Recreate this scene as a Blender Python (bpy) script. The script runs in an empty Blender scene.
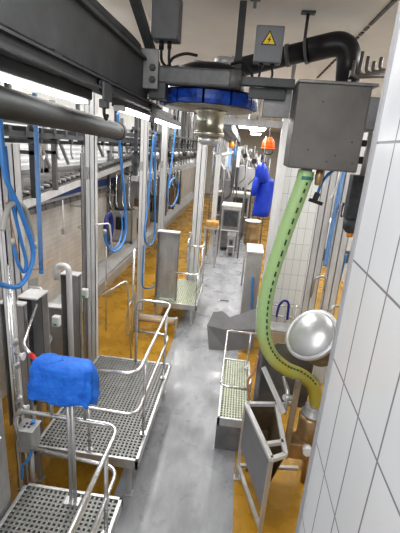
import bpy, bmesh, math, random
from mathutils import Vector, Matrix
random.seed(7)
S = bpy.context.scene
COL = S.collection
V = Vector

# ------------------------------------------------------------------ materials
def _nt(name):
    m = bpy.data.materials.new(name); m.use_nodes = True
    n = m.node_tree.nodes; l = m.node_tree.links
    return m, n, l, n['Principled BSDF']

def mat(name, col, rough=.5, metal=0., noise=.0, nscale=6., bump=0., col2=None, emit=0., stretch=(1, 1, 1), spec=None, alpha=1., trans=0.):
    m, n, l, b = _nt(name)
    b.inputs['Base Color'].default_value = (*col, 1); b.inputs['Roughness'].default_value = rough
    b.inputs['Metallic'].default_value = metal
    if spec is not None: b.inputs['Specular IOR Level'].default_value = spec
    if alpha < 1: b.inputs['Alpha'].default_value = alpha
    if trans: b.inputs['Transmission Weight'].default_value = trans
    if emit:
        b.inputs['Emission Color'].default_value = (*col, 1); b.inputs['Emission Strength'].default_value = emit
    if noise or col2 or bump:
        g = n.new('ShaderNodeNewGeometry'); mp = n.new('ShaderNodeMapping'); mp.inputs['Scale'].default_value = stretch
        l.new(g.outputs['Position'], mp.inputs['Vector'])
        t = n.new('ShaderNodeTexNoise'); t.inputs['Scale'].default_value = nscale; t.inputs['Detail'].default_value = 6
        t.inputs['Roughness'].default_value = .65
        l.new(mp.outputs[0], t.inputs['Vector'])
        r = n.new('ShaderNodeValToRGB')
        c2 = col2 or tuple(c * (1 - noise) for c in col); c1 = tuple(min(1, c * (1 + noise * .5)) for c in col) if not col2 else col
        r.color_ramp.elements[0].position = .32; r.color_ramp.elements[1].position = .68
        r.color_ramp.elements[0].color = (*c2, 1); r.color_ramp.elements[1].color = (*c1, 1)
        l.new(t.outputs['Fac'], r.inputs['Fac']); l.new(r.outputs['Color'], b.inputs['Base Color'])
        mr = n.new('ShaderNodeMapRange'); mr.inputs['To Min'].default_value = max(.05, rough - .12); mr.inputs['To Max'].default_value = min(1, rough + .12)
        l.new(t.outputs['Fac'], mr.inputs['Value']); l.new(mr.outputs[0], b.inputs['Roughness'])
        if bump:
            bp = n.new('ShaderNodeBump'); bp.inputs['Strength'].default_value = bump; bp.inputs['Distance'].default_value = .02
            l.new(t.outputs['Fac'], bp.inputs['Height']); l.new(bp.outputs['Normal'], b.inputs['Normal'])
    return m

def tiles(name, axes, w, h, ox, oy, col, grout, mortar, rough=.25, noise=.06, offs=0.):
    m, n, l, b = _nt(name)
    g = n.new('ShaderNodeNewGeometry'); sp = n.new('ShaderNodeSeparateXYZ'); cb = n.new('ShaderNodeCombineXYZ')
    l.new(g.outputs['Position'], sp.inputs[0])
    ad = []
    for i, (a, o) in enumerate(zip(axes, (ox, oy))):
        s = n.new('ShaderNodeMath'); s.operation = 'SUBTRACT'; s.inputs[1].default_value = o
        l.new(sp.outputs[a], s.inputs[0]); l.new(s.outputs[0], cb.inputs[i])
    br = n.new('ShaderNodeTexBrick'); br.offset = offs; br.squash = 1
    br.inputs['Scale'].default_value = 1; br.inputs['Brick Width'].default_value = w; br.inputs['Row Height'].default_value = h
    br.inputs['Mortar Size'].default_value = mortar; br.inputs['Mortar Smooth'].default_value = .3
    br.inputs['Color1'].default_value = (*col, 1); br.inputs['Color2'].default_value = (*[c * .96 for c in col], 1)
    br.inputs['Mortar'].default_value = (*grout, 1)
    l.new(cb.outputs[0], br.inputs['Vector'])
    t = n.new('ShaderNodeTexNoise'); t.inputs['Scale'].default_value = 3.; t.inputs['Detail'].default_value = 5
    l.new(g.outputs['Position'], t.inputs['Vector'])
    mr = n.new('ShaderNodeMapRange'); mr.inputs['From Min'].default_value = .3; mr.inputs['From Max'].default_value = .7
    mr.inputs['To Min'].default_value = 1 - noise; mr.inputs['To Max'].default_value = 1
    l.new(t.outputs['Fac'], mr.inputs['Value'])
    mx = n.new('ShaderNodeVectorMath'); mx.operation = 'SCALE'
    l.new(br.outputs['Color'], mx.inputs[0]); l.new(mr.outputs[0], mx.inputs['Scale'])
    l.new(mx.outputs[0], b.inputs['Base Color']); b.inputs['Roughness'].default_value = rough
    bp = n.new('ShaderNodeBump'); bp.inputs['Strength'].default_value = .25; bp.inputs['Distance'].default_value = .004; bp.invert = True
    l.new(br.outputs['Fac'], bp.inputs['Height']); l.new(bp.outputs['Normal'], b.inputs['Normal'])
    return m

STEEL = mat('brushed_stainless_steel', (.58, .585, .59), .36, .65, .22, 7, stretch=(1, 1, .3))
STEELV = mat('stainless_post_steel', (.76, .765, .77), .42, .2, .12, 5, stretch=(2, 2, .3))
STEELD = mat('dull_stainless_sheet', (.48, .48, .485), .42, .35, .3, 4, stretch=(1, 1, .4))
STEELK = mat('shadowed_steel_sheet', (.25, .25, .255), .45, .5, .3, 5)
PIPEM = mat('polished_tube_steel', (.74, .74, .74), .24, .85, .1, 20)
GRATE = mat('galvanised_grating', (.27, .275, .265), .45, .35, .2, 12)
GRATEG = mat('greenish_grating', (.46, .49, .38), .45, .3, .2, 12)
DARK = mat('dark_painted_steel', (.085, .09, .096), .5, .25, .35, 5, .12)
DARKB = mat('weathered_grey_pipe', (.06, .058, .054), .6, .1, .5, 6, .15, stretch=(1, .4, 1))
BLACK = mat('black_plastic', (.018, .018, .02), .4)
RUBBER = mat('black_cable_rubber', (.022, .022, .024), .55)
GREYBOX = mat('grey_junction_box_plastic', (.15, .155, .165), .5, .1, .15, 6)
TANKM = mat('dull_tank_steel', (.185, .18, .17), .5, .2, .22, 4, .08, col2=(.14, .136, .128))
WHITE = mat('white_plastic', (.8, .81, .82), .4, 0, .08, 8)
OFFW = mat('off_white_paint', (.66, .655, .63), .6, 0, .12, 5)
BLUEP = mat('blue_plastic_hose', (.07, .27, .66), .35, 0, .12, 10)
BLUEL = mat('pale_blue_tube', (.22, .41, .78), .3, 0, .1, 10)
BLUED = mat('dark_blue_coil', (.02, .03, .2), .4)
BLUEC = mat('blue_cover_fabric', (.03, .23, .8), .5, 0, .3, 14, .9, col2=(.015, .13, .62))
BLUEK = mat('bright_blue_vinyl', (.022, .075, .64), .4, 0, .3, 6, .3, col2=(.012, .04, .42))
BLUEW = mat('blue_wheel_segment', (.012, .065, .36), .35, 0, .7, 14)
BLUEB = mat('blue_conveyor_band', (.03, .07, .24), .5, 0, .4, 6)
ORANGE = mat('orange_helmet_plastic', (.85, .16, .02), .4, 0, .2, 8)
AMBER = mat('amber_plastic', (.8, .3, .02), .4)
YELLOW = mat('warning_yellow', (.85, .6, .02), .5)
RED = mat('red_cap_plastic', (.6, .03, .03), .4)
GREENP = mat('green_plastic', (.1, .45, .2), .5)
TEAL = mat('teal_clamp', (.05, .25, .24), .4)
COPPER = mat('copper_cable', (.5, .27, .15), .5, 0, .3, 30)
STEELAMB = mat('steel_reflecting_amber', (.42, .3, .17), .35, .6, .4, 4, stretch=(1, 1, .3))  # steel with the yellow floor's reflection put into its base colour
GREYSH = mat('grey_rubber_sheet', (.16, .16, .165), .55, 0, .2, 5, .1)
SLATE = mat('slate_grey_casing', (.07, .075, .085), .6, 0, .6, 9, .1)
DOME = mat('cast_aluminium', (.62, .63, .64), .33, .55, .08, 6)
LAMP = mat('lamp_diffuser', (.93, .97, 1.), .3, 0, emit=9.)
LAMPF = mat('far_lamp_diffuser', (.95, .98, 1.), .3, 0, emit=7.)
GLASSW = mat('daylight_blind', (.86, .88, .88), .5, 0, .06, 4, emit=.22)
TRAYM = mat('white_cutting_board', (.82, .82, .76), .5, 0, .1, 6)
TAN = mat('tan_board', (.5, .3, .1), .6, 0, .3, 6)
FLOORY = mat('yellow_resin_floor', (.49, .275, .028), .28, 0, 0, 1.6, .05, col2=(.29, .155, .015))

def floor_mat():
    m, n, l, b = _nt('worn_wet_concrete')
    g = n.new('ShaderNodeNewGeometry')
    mp = n.new('ShaderNodeMapping'); mp.inputs['Scale'].default_value = (1.4, .55, 1); l.new(g.outputs['Position'], mp.inputs['Vector'])
    t = n.new('ShaderNodeTexNoise'); t.inputs['Scale'].default_value = 2.1; t.inputs['Detail'].default_value = 8; t.inputs['Roughness'].default_value = .62
    l.new(mp.outputs[0], t.inputs['Vector'])
    r = n.new('ShaderNodeValToRGB'); e = r.color_ramp.elements
    e[0].position = .3; e[0].color = (.19, .198, .215, 1); e[1].position = .7; e[1].color = (.42, .43, .45, 1)
    l.new(t.outputs['Fac'], r.inputs['Fac']); l.new(r.outputs[0], b.inputs['Base Color'])
    t2 = n.new('ShaderNodeTexNoise'); t2.inputs['Scale'].default_value = 3.4; t2.inputs['Detail'].default_value = 5
    l.new(g.outputs['Position'], t2.inputs['Vector'])
    mr = n.new('ShaderNodeMapRange'); mr.inputs['From Min'].default_value = .35; mr.inputs['From Max'].default_value = .65
    mr.inputs['To Min'].default_value = .2; mr.inputs['To Max'].default_value = .5
    l.new(t2.outputs['Fac'], mr.inputs['Value']); l.new(mr.outputs[0], b.inputs['Roughness'])
    bp = n.new('ShaderNodeBump'); bp.inputs['Strength'].default_value = .12; bp.inputs['Distance'].default_value = .02
    l.new(t.outputs['Fac'], bp.inputs['Height']); l.new(bp.outputs[0], b.inputs['Normal'])
    return m
FLOORG = floor_mat()

def hose_mat():
    m, n, l, b = _nt('green_spiral_hose')
    g = n.new('ShaderNodeNewGeometry'); sp = n.new('ShaderNodeSeparateXYZ'); l.new(g.outputs['Position'], sp.inputs[0])
    t = n.new('ShaderNodeTexNoise'); t.inputs['Scale'].default_value = 5; l.new(g.outputs['Position'], t.inputs['Vector'])
    mr = n.new('ShaderNodeMapRange'); mr.inputs['From Min'].default_value = 1.25; mr.inputs['From Max'].default_value = 2.1
    l.new(sp.outputs[2], mr.inputs['Value'])
    a = n.new('ShaderNodeMath'); a.operation = 'MULTIPLY_ADD'; a.inputs[1].default_value = .7; a.inputs[2].default_value = -.35
    l.new(t.outputs['Fac'], a.inputs[0])
    s = n.new('ShaderNodeMath'); s.operation = 'ADD'; l.new(mr.outputs[0], s.inputs[0]); l.new(a.outputs[0], s.inputs[1])
    r = n.new('ShaderNodeValToRGB'); e = r.color_ramp.elements
    e[0].position = .05; e[0].color = (.47, .4, .08, 1); e[1].position = .75; e[1].color = (.4, .58, .28, 1)
    l.new(s.outputs[0], r.inputs['Fac']); l.new(r.outputs[0], b.inputs['Base Color'])
    b.inputs['Roughness'].default_value = .35; b.inputs['Subsurface Weight'].default_value = .1
    return m
HOSEG = hose_mat()

# ------------------------------------------------------------------ mesh helpers
def NB(): return bmesh.new()

def box(bm, x0, y0, z0, x1, y1, z1, bev=0., M=None):
    t = bmesh.new(); bmesh.ops.create_cube(t, size=1)
    for v in t.verts:
        v.co = V(((x0 + x1) / 2 + v.co.x * (x1 - x0), (y0 + y1) / 2 + v.co.y * (y1 - y0), (z0 + z1) / 2 + v.co.z * (z1 - z0)))
    if bev: bmesh.ops.bevel(t, geom=list(t.edges), offset=bev, segments=2, affect='EDGES', profile=.5)
    _merge(bm, t, M)
    return bm

def _merge(bm, t, M=None):
    if M is not None: bmesh.ops.transform(t, matrix=M, verts=t.verts)
    me = bpy.data.meshes.new('tmp'); t.to_mesh(me); t.free(); bm.from_mesh(me); bpy.data.meshes.remove(me)

def fillet(pts, rad, n=5, closed=False):
    pts = [V(p) for p in pts]; out = []
    N = len(pts)
    for i, p in enumerate(pts):
        if not closed and i in (0, N - 1): out.append(p); continue
        a = pts[(i - 1) % N]; c = pts[(i + 1) % N]
        u = (a - p); w = (c - p); r = min(rad, u.length * .48, w.length * .48)
        u.normalize(); w.normalize()
        for k in range(n + 1):
            t = k / n; A = p + u * r; B = p + w * r
            out.append(A * (1 - t) ** 2 + p * 2 * t * (1 - t) + B * t * t)
    return out

def smooth_path(pts, n=8):
    P = [V(p) for p in pts]; P = [P[0] * 2 - P[1]] + P + [P[-1] * 2 - P[-2]]; out = []
    for i in range(1, len(P) - 2):
        a, b, c, d = P[i - 1:i + 3]
        for k in range(n):
            t = k / n
            out.append(.5 * ((2 * b) + (c - a) * t + (2 * a - 5 * b + 4 * c - d) * t * t + (3 * b - a - 3 * c + d) * t ** 3))
    out.append(P[-2]); return out

def tube(bm, pts, r, seg=10, closed=False, cap=True):
    pts = [V(p) for p in pts]
    q = [pts[0]]
    for p in pts[1:]:
        if (p - q[-1]).length > 1e-5: q.append(p)
    pts = q; N = len(pts)
    rs = r if isinstance(r, (list, tuple)) else [r] * N
    tang = []
    for i in range(N):
        a = pts[(i - 1) % N] if (closed or i > 0) else pts[i]
        b = pts[(i + 1) % N] if (closed or i < N - 1) else pts[i]
        tang.append((b - a).normalized())
    t0 = tang[0]; up = V((0, 0, 1)) if abs(t0.z) < .9 else V((1, 0, 0))
    nrm = t0.cross(up).normalized(); rings = []
    for i in range(N):
        t = tang[i]; nrm = (nrm - t * nrm.dot(t)).normalized(); bn = t.cross(nrm)
        rr = rs[min(i, len(rs) - 1)]
        rings.append([bm.verts.new(pts[i] + (nrm * math.cos(2 * math.pi * k / seg) + bn * math.sin(2 * math.pi * k / seg)) * rr) for k in range(seg)])
    for i in range(N if closed else N - 1):
        A = rings[i]; B = rings[(i + 1) % N]
        for k in range(seg):
            f = bm.faces.new((A[k], A[(k + 1) % seg], B[(k + 1) % seg], B[k])); f.smooth = True
    if cap and not closed:
        bm.faces.new(list(reversed(rings[0]))); bm.faces.new(rings[-1])
    return bm

def cyl(bm, p0, p1, r, r1=None, seg=20): return tube(bm, [p0, p1], [r, r1 if r1 is not None else r], seg)

def bar(bm, p0, p1, w, h, roll=0.):
    p0 = V(p0); p1 = V(p1); d = p1 - p0; L = d.length
    z = d.normalized(); up = V((0, 0, 1)) if abs(z.z) < .95 else V((0, 1, 0))
    x = up.cross(z).normalized(); y = z.cross(x)
    M = Matrix((x, y, z)).transposed().to_4x4(); M.translation = p0
    t = bmesh.new(); box(t, -w / 2, -h / 2, 0, w / 2, h / 2, L)
    _merge(bm, t, M @ Matrix.Rotation(roll, 4, 'Z')); return bm

def lathe(bm, prof, origin=(0, 0, 0), axis=(0, 0, 1), seg=28):
    a = V(axis).normalized(); q = V((0, 0, 1)).rotation_difference(a); o = V(origin); rings = []
    for (r, h) in prof:
        rings.append([bm.verts.new(o + q @ V((max(r, 1e-4) * math.cos(2 * math.pi * k / seg), max(r, 1e-4) * math.sin(2 * math.pi * k / seg), h))) for k in range(seg)])
    for A, B in zip(rings, rings[1:]):
        for k in range(seg):
            f = bm.faces.new((A[k], A[(k + 1) % seg], B[(k + 1) % seg], B[k])); f.smooth = True
    bm.faces.new(list(reversed(rings[0]))); bm.faces.new(rings[-1]); return bm

def sheet(bm, pts, th=.008):
    """A flat or bent polygon sheet of some thickness."""
    P = [V(p) for p in pts]; n = V((0, 0, 0))
    for i in range(len(P)): n += (P[i] - P[0]).cross(P[(i + 1) % len(P)] - P[0])
    n.normalize(); A = [bm.verts.new(p + n * th / 2) for p in P]; B = [bm.verts.new(p - n * th / 2) for p in P]
    bm.faces.new(A); bm.faces.new(list(reversed(B)))
    for i in range(len(P)):
        j = (i + 1) % len(P); bm.faces.new((A[i], B[i], B[j], A[j]))
    return bm

def link(name, bm, m, parent=None, off=(0, 0, 0)):
    o = V(off)
    for v in bm.verts: v.co -= o
    bmesh.ops.recalc_face_normals(bm, faces=bm.faces)
    me = bpy.data.meshes.new(name); bm.to_mesh(me); bm.free(); me.materials.append(m)
    ob = bpy.data.objects.new(name, me); COL.objects.link(ob)
    if parent is not None: ob.parent = parent
    return ob

SPLIT = {'bracket', 'end_cap', 'hanger', 'cable', 'cable_gland', 'screw', 'clamp', 'bolt', 'valve_joint', 'valve_knob', 'support_leg', 'strut', 'side_flange', 'foot', 'side_rail', 'printed_dash', 'cross_rail', 'cross_arm', 'slot'}

def islands(bm):
    bm.verts.ensure_lookup_table(); seen = set(); out = []
    for v in bm.verts:
        if v in seen: continue
        st = [v]; comp = {v}
        while st:
            u = st.pop()
            for e in u.link_edges:
                o = e.other_vert(u)
                if o not in comp: comp.add(o); st.append(o)
        seen |= comp; b = bmesh.new(); mp = {q: b.verts.new(q.co) for q in bm.verts if q in comp}
        for f in bm.faces:
            if f.verts[0] in comp:
                g = b.faces.new([mp[q] for q in f.verts]); g.smooth = f.smooth
        out.append(b)
    bm.free(); return out

class Thing:
    def __init__(s, name, label, cat, loc, group=None):
        o = bpy.data.objects.new(name, None); COL.objects.link(o); o.location = loc; o.empty_display_size = .1
        o['label'] = label; o['category'] = cat
        if group: o['group'] = group
        s.o = o; s.loc = V(loc)
    def part(s, name, bm, m, parent=None, label=None):
        if parent is None and name in SPLIT:
            for b in islands(bm): p = link(name, b, m, s.o, s.loc)
            return p
        p = link(name, bm, m, parent or s.o, s.loc)
        if label: p['label'] = label
        return p

def dup(root, loc, label, group=None):
    r = root.copy(); COL.objects.link(r); r.location = loc; r['label'] = label
    if group: r['group'] = group
    for ch in list(root.children):
        c = ch.copy(); COL.objects.link(c); c.parent = r
        for g in list(ch.children):
            d = g.copy(); COL.objects.link(d); d.parent = c
    return r

def single(name, label, cat, bm, m, loc, group=None):
    o = link(name, bm, m, None, loc); o.location = loc; o['label'] = label; o['category'] = cat
    if group: o['group'] = group
    return o

def struct(name, bm, m, label=None, parent=None):
    o = link(name, bm, m, parent)
    if parent is None: o['kind'] = 'structure'
    if label: o['label'] = label; o['category'] = name.split('_')[0]
    return o

# ------------------------------------------------------------------ the room
CE = 4.8
struct('floor', box(NB(), -.95, -1, -.1, .25, 30, 0), FLOORG, 'worn grey concrete aisle running down the middle')
struct('floor', box(NB(), -3.3, -1, -.1, -.95, 30, -.004), FLOORY, 'yellow resin floor left of the grey aisle')
struct('floor', box(NB(), .25, -1, -.1, 3.2, 30, -.002), FLOORY, 'yellow resin floor right of the grey aisle')
struct('floor', box(NB(), .25, 6.75, -.1, .69, 30, .003), FLOORG, 'grey concrete strip widening the far end of the aisle')
struct('ceiling', box(NB(), -3.5, -1, CE, 3.4, 30, CE + .1), mat('ceiling_paint', (.74, .72, .69), .75, 0, .08, 1.2), 'plain off-white ceiling')
struct('wall_left', box(NB(), -3.5, -1, -.1, -3.27, 30, 2.75), tiles('cream_wall_tiles', (1, 2), .2, .1, 0, .02, (.63, .61, .585), (.47, .45, .43), .003, noise=.2), 'cream tiled side wall')
struct('wall_left', box(NB(), -3.5, -1, 2.75, -3.3, 30, CE), OFFW, 'upper part of side wall above the tiles')
struct('wall_right', box(NB(), 3.2, -1, -.1, 3.4, 30, CE), tiles('white_side_tiles', (1, 2), .13, .295, 0, 0, (.72, .73, .73), (.4, .4, .4), .004), 'white tiled side wall far right')
struct('wall_back', box(NB(), -3.5, 30, -.1, 3.4, 30.2, CE), OFFW, 'far end wall')
NW = struct('wall_near', box(NB(), .31, -.6, -.1, .46, 1.02, CE), tiles('large_white_tiles', (1, 2), .1297, .2925, .8862, 3.147 - 2.925, (.545, .56, .585), (.19, .19, .2), .0034, rough=.22, noise=.05), 'white tiled wall end close on the right')
bm = NB(); box(bm, .304, 1.005, -.05, .466, 1.026, CE - .002)
struct('trim_1', bm, mat('grey_edge_strip', (.33, .335, .35), .5, .2, .1, 8), 'grey edge strip on the end of near tiled wall')
struct('wall_middle', box(NB(), .69, 6.9, 0, 1.42, 7.05, CE - .9), tiles('white_partition_tiles', (0, 2), .1297, .2925, .69, .1, (.74, .76, .75), (.38, .39, .39), .0035, noise=.04), 'white tiled partition behind the green hose')
# curb gutter along the left wall
bm = NB()
P = [(-3.28, -.02), (-3.28, .5), (-3.22, .5), (-3.0, .3), (-2.95, .3), (-2.93, .26), (-2.97, -.02)]
A = [bm.verts.new((x, 4.6, z)) for x, z in P]; B = [bm.verts.new((x, 26, z)) for x, z in P]
bm.faces.new(A); bm.faces.new(list(reversed(B)))
for i in range(len(P)):
    j = (i + 1) % len(P); bm.faces.new((A[i], A[j], B[j], B[i]))
struct('trim_2', bm, mat('kerb_sheet', (.52, .525, .53), .4, .2, .2, 3), 'steel clad kerb along foot of cream tiled wall')

# windows in the upper left wall: white blinds in frames
for i, y in enumerate([4.6, 6.3, 8.0, 9.7, 11.4, 13.1, 14.8]):
    bm = NB(); box(bm, -3.3, y + .06, 2.86, -3.285, y + 1.52, 3.66)
    w = struct('window_%d' % (i + 1), bm, GLASSW, 'bright window %s along the left wall' % ['first', 'second', 'third', 'fourth', 'fifth', 'sixth', 'seventh'][i])
    bm = NB()
    for k in range(9): box(bm, -3.285, y + .06, 2.9 + k * .085, -3.268, y + 1.52, 2.945 + k * .085)
    link('blind', bm, WHITE, w)
    bm = NB()
    for (a, b, c, d) in [(0, 2.8, 1.58, 2.87), (0, 3.65, 1.58, 3.72), (0, 2.8, .07, 3.72), (1.51, 2.8, 1.58, 3.72)]: box(bm, -3.3, y + a, b, -3.255, y + c, d)
    link('window_frame', bm, STEELD, w)

# ------------------------------------------------------------------ overhead left
t = Thing('overhead_beam', 'heavy dark grey steel beam running away along upper left', 'beam', (-.9, .4, 3.8))
bm = NB(); box(bm, -1.02, .4, 3.76, -.9, 3.62, 4.04, .006); t.part('beam_body', bm, DARK)
bm = NB(); box(bm, -1.06, .4, 4.04, -.87, 3.55, 4.065, .004); t.part('top_flange', bm, DARK)
bm = NB(); box(bm, -.94, 3.43, 3.83, -.775, 3.455, 4.13, .008); g = t.part('joint_plate', bm, mat('pale_plate_steel', (.26, .265, .27), .5, .4, .3, 8), label='paler joint plate with two bolts')
for z in (3.9, 3.99):
    bm = NB(); lathe(bm, [(.028, 0), (.028, .016), (.024, .02)], (-.82, 3.43, z), (0, -1, 0), 6); cyl(bm, (-.82, 3.41, z), (-.82, 3.4, z), .014, seg=10); t.part('bolt', bm, DARK, g)
bm = NB(); box(bm, -.98, 3.55, 3.84, -.9, 3.98, 4.02, .01); t.part('end_block', bm, DARK)

t = Thing('trolley_rail', 'dark trolley rail hung under the heavy overhead beam', 'rail', (-.9, .4, 3.7))
bm = NB(); box(bm, -.925, .4, 3.73, -.86, 4.1, 3.742); box(bm, -.9, .4, 3.69, -.885, 4.1, 3.73); box(bm, -.925, .4, 3.678, -.86, 4.1, 3.69); t.part('rail_profile', bm, DARK)
bm = NB()
for y in (.9, 1.8, 2.7, 3.5): box(bm, -.93, y, 3.742, -.87, y + .07, 3.76)
t.part('bracket', bm, BLACK)

def trolley(y, lab):
    t = Thing('rail_trolley', lab, 'trolley', (-.89, y, 3.6), 'trolleys on the overhead rail')
    for s in (-.05, .05):
        bm = NB(); lathe(bm, [(.045, -.01), (.05, 0), (.045, .01)], (-.872, y + s, 3.705), (1, 0, 0), 16); t.part('wheel', bm, BLACK)
    bm = NB(); box(bm, -.865, y - .07, 3.62, -.852, y + .07, 3.72, .004); box(bm, -.9, y - .03, 3.58, -.852, y + .03, 3.63, .006)
    t.part('bracket', bm, DARK)
    bm = NB(); tube(bm, smooth_path([(-.876, y, 3.585), (-.876, y, 3.55), (-.876, y + .035, 3.52), (-.876, y + .06, 3.545)]), .01); t.part('hook', bm, BLACK)
trolley(2.44, 'black trolley on the rail beside the nearer tube lamp end')
trolley(3.7, 'black trolley on the rail below the pale joint plate')

t = Thing('conduit_pipe', 'fat weathered grey pipe running below the tube lamps', 'pipe', (-1.2, .5, 3.5))
bm = NB(); tube(bm, [(-1.2, .5, 3.575), (-1.2, 3.72, 3.48)], .076, 20); t.part('pipe_body', bm, DARKB)
bm = NB(); tube(bm, [(-1.2, 3.66, 3.482), (-1.2, 3.735, 3.48)], .081, 20); t.part('end_collar', bm, DARKB)
bm = NB(); cyl(bm, (-1.125, 3.6, 3.49), (-1.12, 3.6, 3.49), .014, seg=10); t.part('rivet', bm, BLACK)

def tubelamp(y0, y1, x, z, lab, hw=.028):
    t = Thing('tube_lamp', lab, 'lamp', (x, y0, z), 'tube lamps over the left platforms')
    bm = NB(); box(bm, x - .06, y0, z + .012, x + .06, y1, z + .075, .01); t.part('housing', bm, DARK)
    bm = NB(); box(bm, x - hw, y0 + .03, z - .01, x + hw, y1 - .03, z + .014, .008); t.part('diffuser', bm, LAMP, label='glowing white diffuser')
    bm = NB()
    for y in (y0, y1 - .035): box(bm, x - .045, y, z - .016, x + .045, y + .035, z + .03, .006)
    t.part('end_cap', bm, WHITE)
    bm = NB()
    for y in (y0 + .25, y1 - .3): box(bm, x - .01, y, z + .06, x + .03, y + .03, z + .14)
    t.part('hanger', bm, DARK)
tubelamp(.75, 2.5, -1.03, 3.612, 'bright tube lamp nearest the camera over the grey pipe')
tubelamp(3.05, 5.7, -.98, 3.63, 'bright tube lamp beyond the black trolleys, near the blue wheel', .05)

single('cable_tray', 'dark cable tray between heavy beam and tube lamps', 'tray', box(box(box(NB(), -1.14, .4, 3.72, -1.04, 6, 3.73), -1.14, .4, 3.73, -1.13, 6, 3.79), -1.05, .4, 3.73, -1.04, 6, 3.79), DARK, (-1.1, .4, 3.72))
single('conduit_tube', 'dark tube lying along top of the heavy beam', 'pipe', tube(NB(), smooth_path([(-.97, .6, 4.13), (-.97, 2.4, 4.13), (-.95, 3.1, 4.125), (-.95, 3.38, 4.12)]), .045, 12), DARK, (-1.02, .6, 4.1))
single('brace_bar', 'dark slanting brace rising from beam to ceiling', 'brace', bar(NB(), (-.86, 3.72, 4.05), (-1.0, 2.75, 4.78), .07, .05), DARK, (-.86, 3.7, 4.05))
single('upper_beam', 'second dark beam high up beside the ceiling at far left', 'beam', box(NB(), -1.34, .4, 4.15, -1.12, 2.6, 4.4, .01), DARK, (-1.2, .4, 4.15))

# junction boxes
t = Thing('junction_box', 'large dark grey junction box hanging left of the blue wheel', 'junction box', (-.76, 3.62, 4.18), 'junction boxes')
bm = NB(); box(bm, -.88, 3.55, 4.23, -.645, 3.72, 4.56, .014); t.part('case', bm, GREYBOX)
bm = NB()
for x in (-.875, -.65):
    for z in (4.25, 4.52): cyl(bm, (x, 3.5505, z), (x, 3.545, z), .01, seg=8)
t.part('screw', bm, DARK)
bm = NB(); cyl(bm, (-.8, 3.63, 4.165), (-.8, 3.63, 4.235), .022); cyl(bm, (-.73, 3.63, 4.175), (-.73, 3.63, 4.235), .018); t.part('cable_gland', bm, BLACK)
bm = NB(); tube(bm, smooth_path([(-.8, 3.63, 4.17), (-.79, 3.63, 4.08), (-.74, 3.66, 4.04), (-.66, 3.72, 4.06)]), .012, 8); tube(bm, smooth_path([(-.73, 3.63, 4.18), (-.73, 3.64, 4.09), (-.72, 3.68, 4.04)]), .012, 8)
t.part('cable', bm, RUBBER)
t = Thing('junction_box', 'grey junction box with yellow warning triangle right of the blue wheel', 'junction box', (.11, 3.72, 4.1), 'junction boxes')
bm = NB(); box(bm, -.01, 3.66, 4.12, .225, 3.78, 4.4, .012); t.part('case', bm, mat('mid_grey_case', (.2, .21, .225), .5, .1, .12, 6))
bm = NB(); c = V((.105, 3.658, 4.3)); R_ = .062
def tri(r, y): return [(c.x + r * math.sin(a), y, c.z + r * math.cos(a) - .012) for a in (0, 2 * math.pi / 3, 4 * math.pi / 3)]
sheet(bm, tri(R_ * 1.2, 3.658), .003); wl = t.part('warning_sign', bm, BLACK, label='yellow warning triangle')
bm = NB(); sheet(bm, tri(R_ * .92, 3.655), .003); t.part('sign_face', bm, YELLOW, wl)
bm = NB(); z0 = 4.283
sheet(bm, [(c.x + .012, 3.652, z0 + .038), (c.x - .014, 3.652, z0 + .004), (c.x - .001, 3.652, z0 + .004), (c.x - .008, 3.652, z0 - .026), (c.x + .016, 3.652, z0 + .014), (c.x + .003, 3.652, z0 + .014)], .002); t.part('bolt_symbol', bm, BLACK, wl)
bm = NB(); cyl(bm, (.06, 3.72, 4.085), (.06, 3.72, 4.125), .02); cyl(bm, (.16, 3.72, 4.085), (.16, 3.72, 4.125), .02); t.part('cable_gland', bm, BLACK)
bm = NB(); tube(bm, smooth_path([(.06, 3.72, 4.09), (.05, 3.72, 4.0), (0, 3.74, 3.97), (-.1, 3.75, 3.99)]), .01, 8); tube(bm, smooth_path([(.16, 3.72, 4.09), (.165, 3.72, 4.02), (.12, 3.74, 3.95)]), .01, 8); t.part('cable', bm, RUBBER)

# the blue turning wheel
cx, cy = -.4, 4.02
t = Thing('turning_wheel', 'large horizontal conveyor wheel with blue rim segments and steel drum', 'conveyor wheel', (cx, cy, 3.8))
N_ = 12
for k in range(N_):
    a0 = 2 * math.pi * (k + .04) / N_; a1 = 2 * math.pi * (k + .96) / N_; bm = NB(); ring = []
    for j in range(6):
        a = a0 + (a1 - a0) * j / 5
        ring.append([bm.verts.new((cx + r * math.cos(a), cy + r * math.sin(a), z)) for r, z in ((.4, 3.765), (.47, 3.765), (.478, 3.8), (.478, 3.83), (.47, 3.872), (.4, 3.872))])
    for A, B in zip(ring, ring[1:]):
        for i in range(6): bm.faces.new((A[i], A[(i + 1) % 6], B[(i + 1) % 6], B[i]))
    bm.faces.new(list(reversed(ring[0]))); bm.faces.new(ring[-1]); t.part('rim_segment', bm, BLUEW)
bm = NB(); lathe(bm, [(.1, 3.74), (.43, 3.745), (.44, 3.752), (.44, 3.765), (.1, 3.77)], (cx, cy, 0), seg=40); t.part('lower_disc', bm, mat('stained_disc_steel', (.34, .32, .29), .4, .5, .4, 8))
bm = NB(); lathe(bm, [(.1, 3.872), (.42, 3.872), (.45, 3.88), (.45, 3.892), (.1, 3.9)], (cx, cy, 0), seg=40); t.part('upper_disc', bm, BLACK)
bm = NB(); lathe(bm, [(.135, 3.5), (.15, 3.51), (.15, 3.545), (.135, 3.55), (.135, 3.72), (.17, 3.74)], (cx + .03, cy, 0), seg=32); t.part('drum', bm, mat('amber_tinged_steel', (.55, .52, .43), .3, .75, .4, 7, stretch=(1, 1, .2)))
bm = NB(); lathe(bm, [(.06, 3.42), (.1, 3.44), (.1, 3.5)], (cx + .03, cy, 0), seg=24); t.part('spindle', bm, STEEL)
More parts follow.
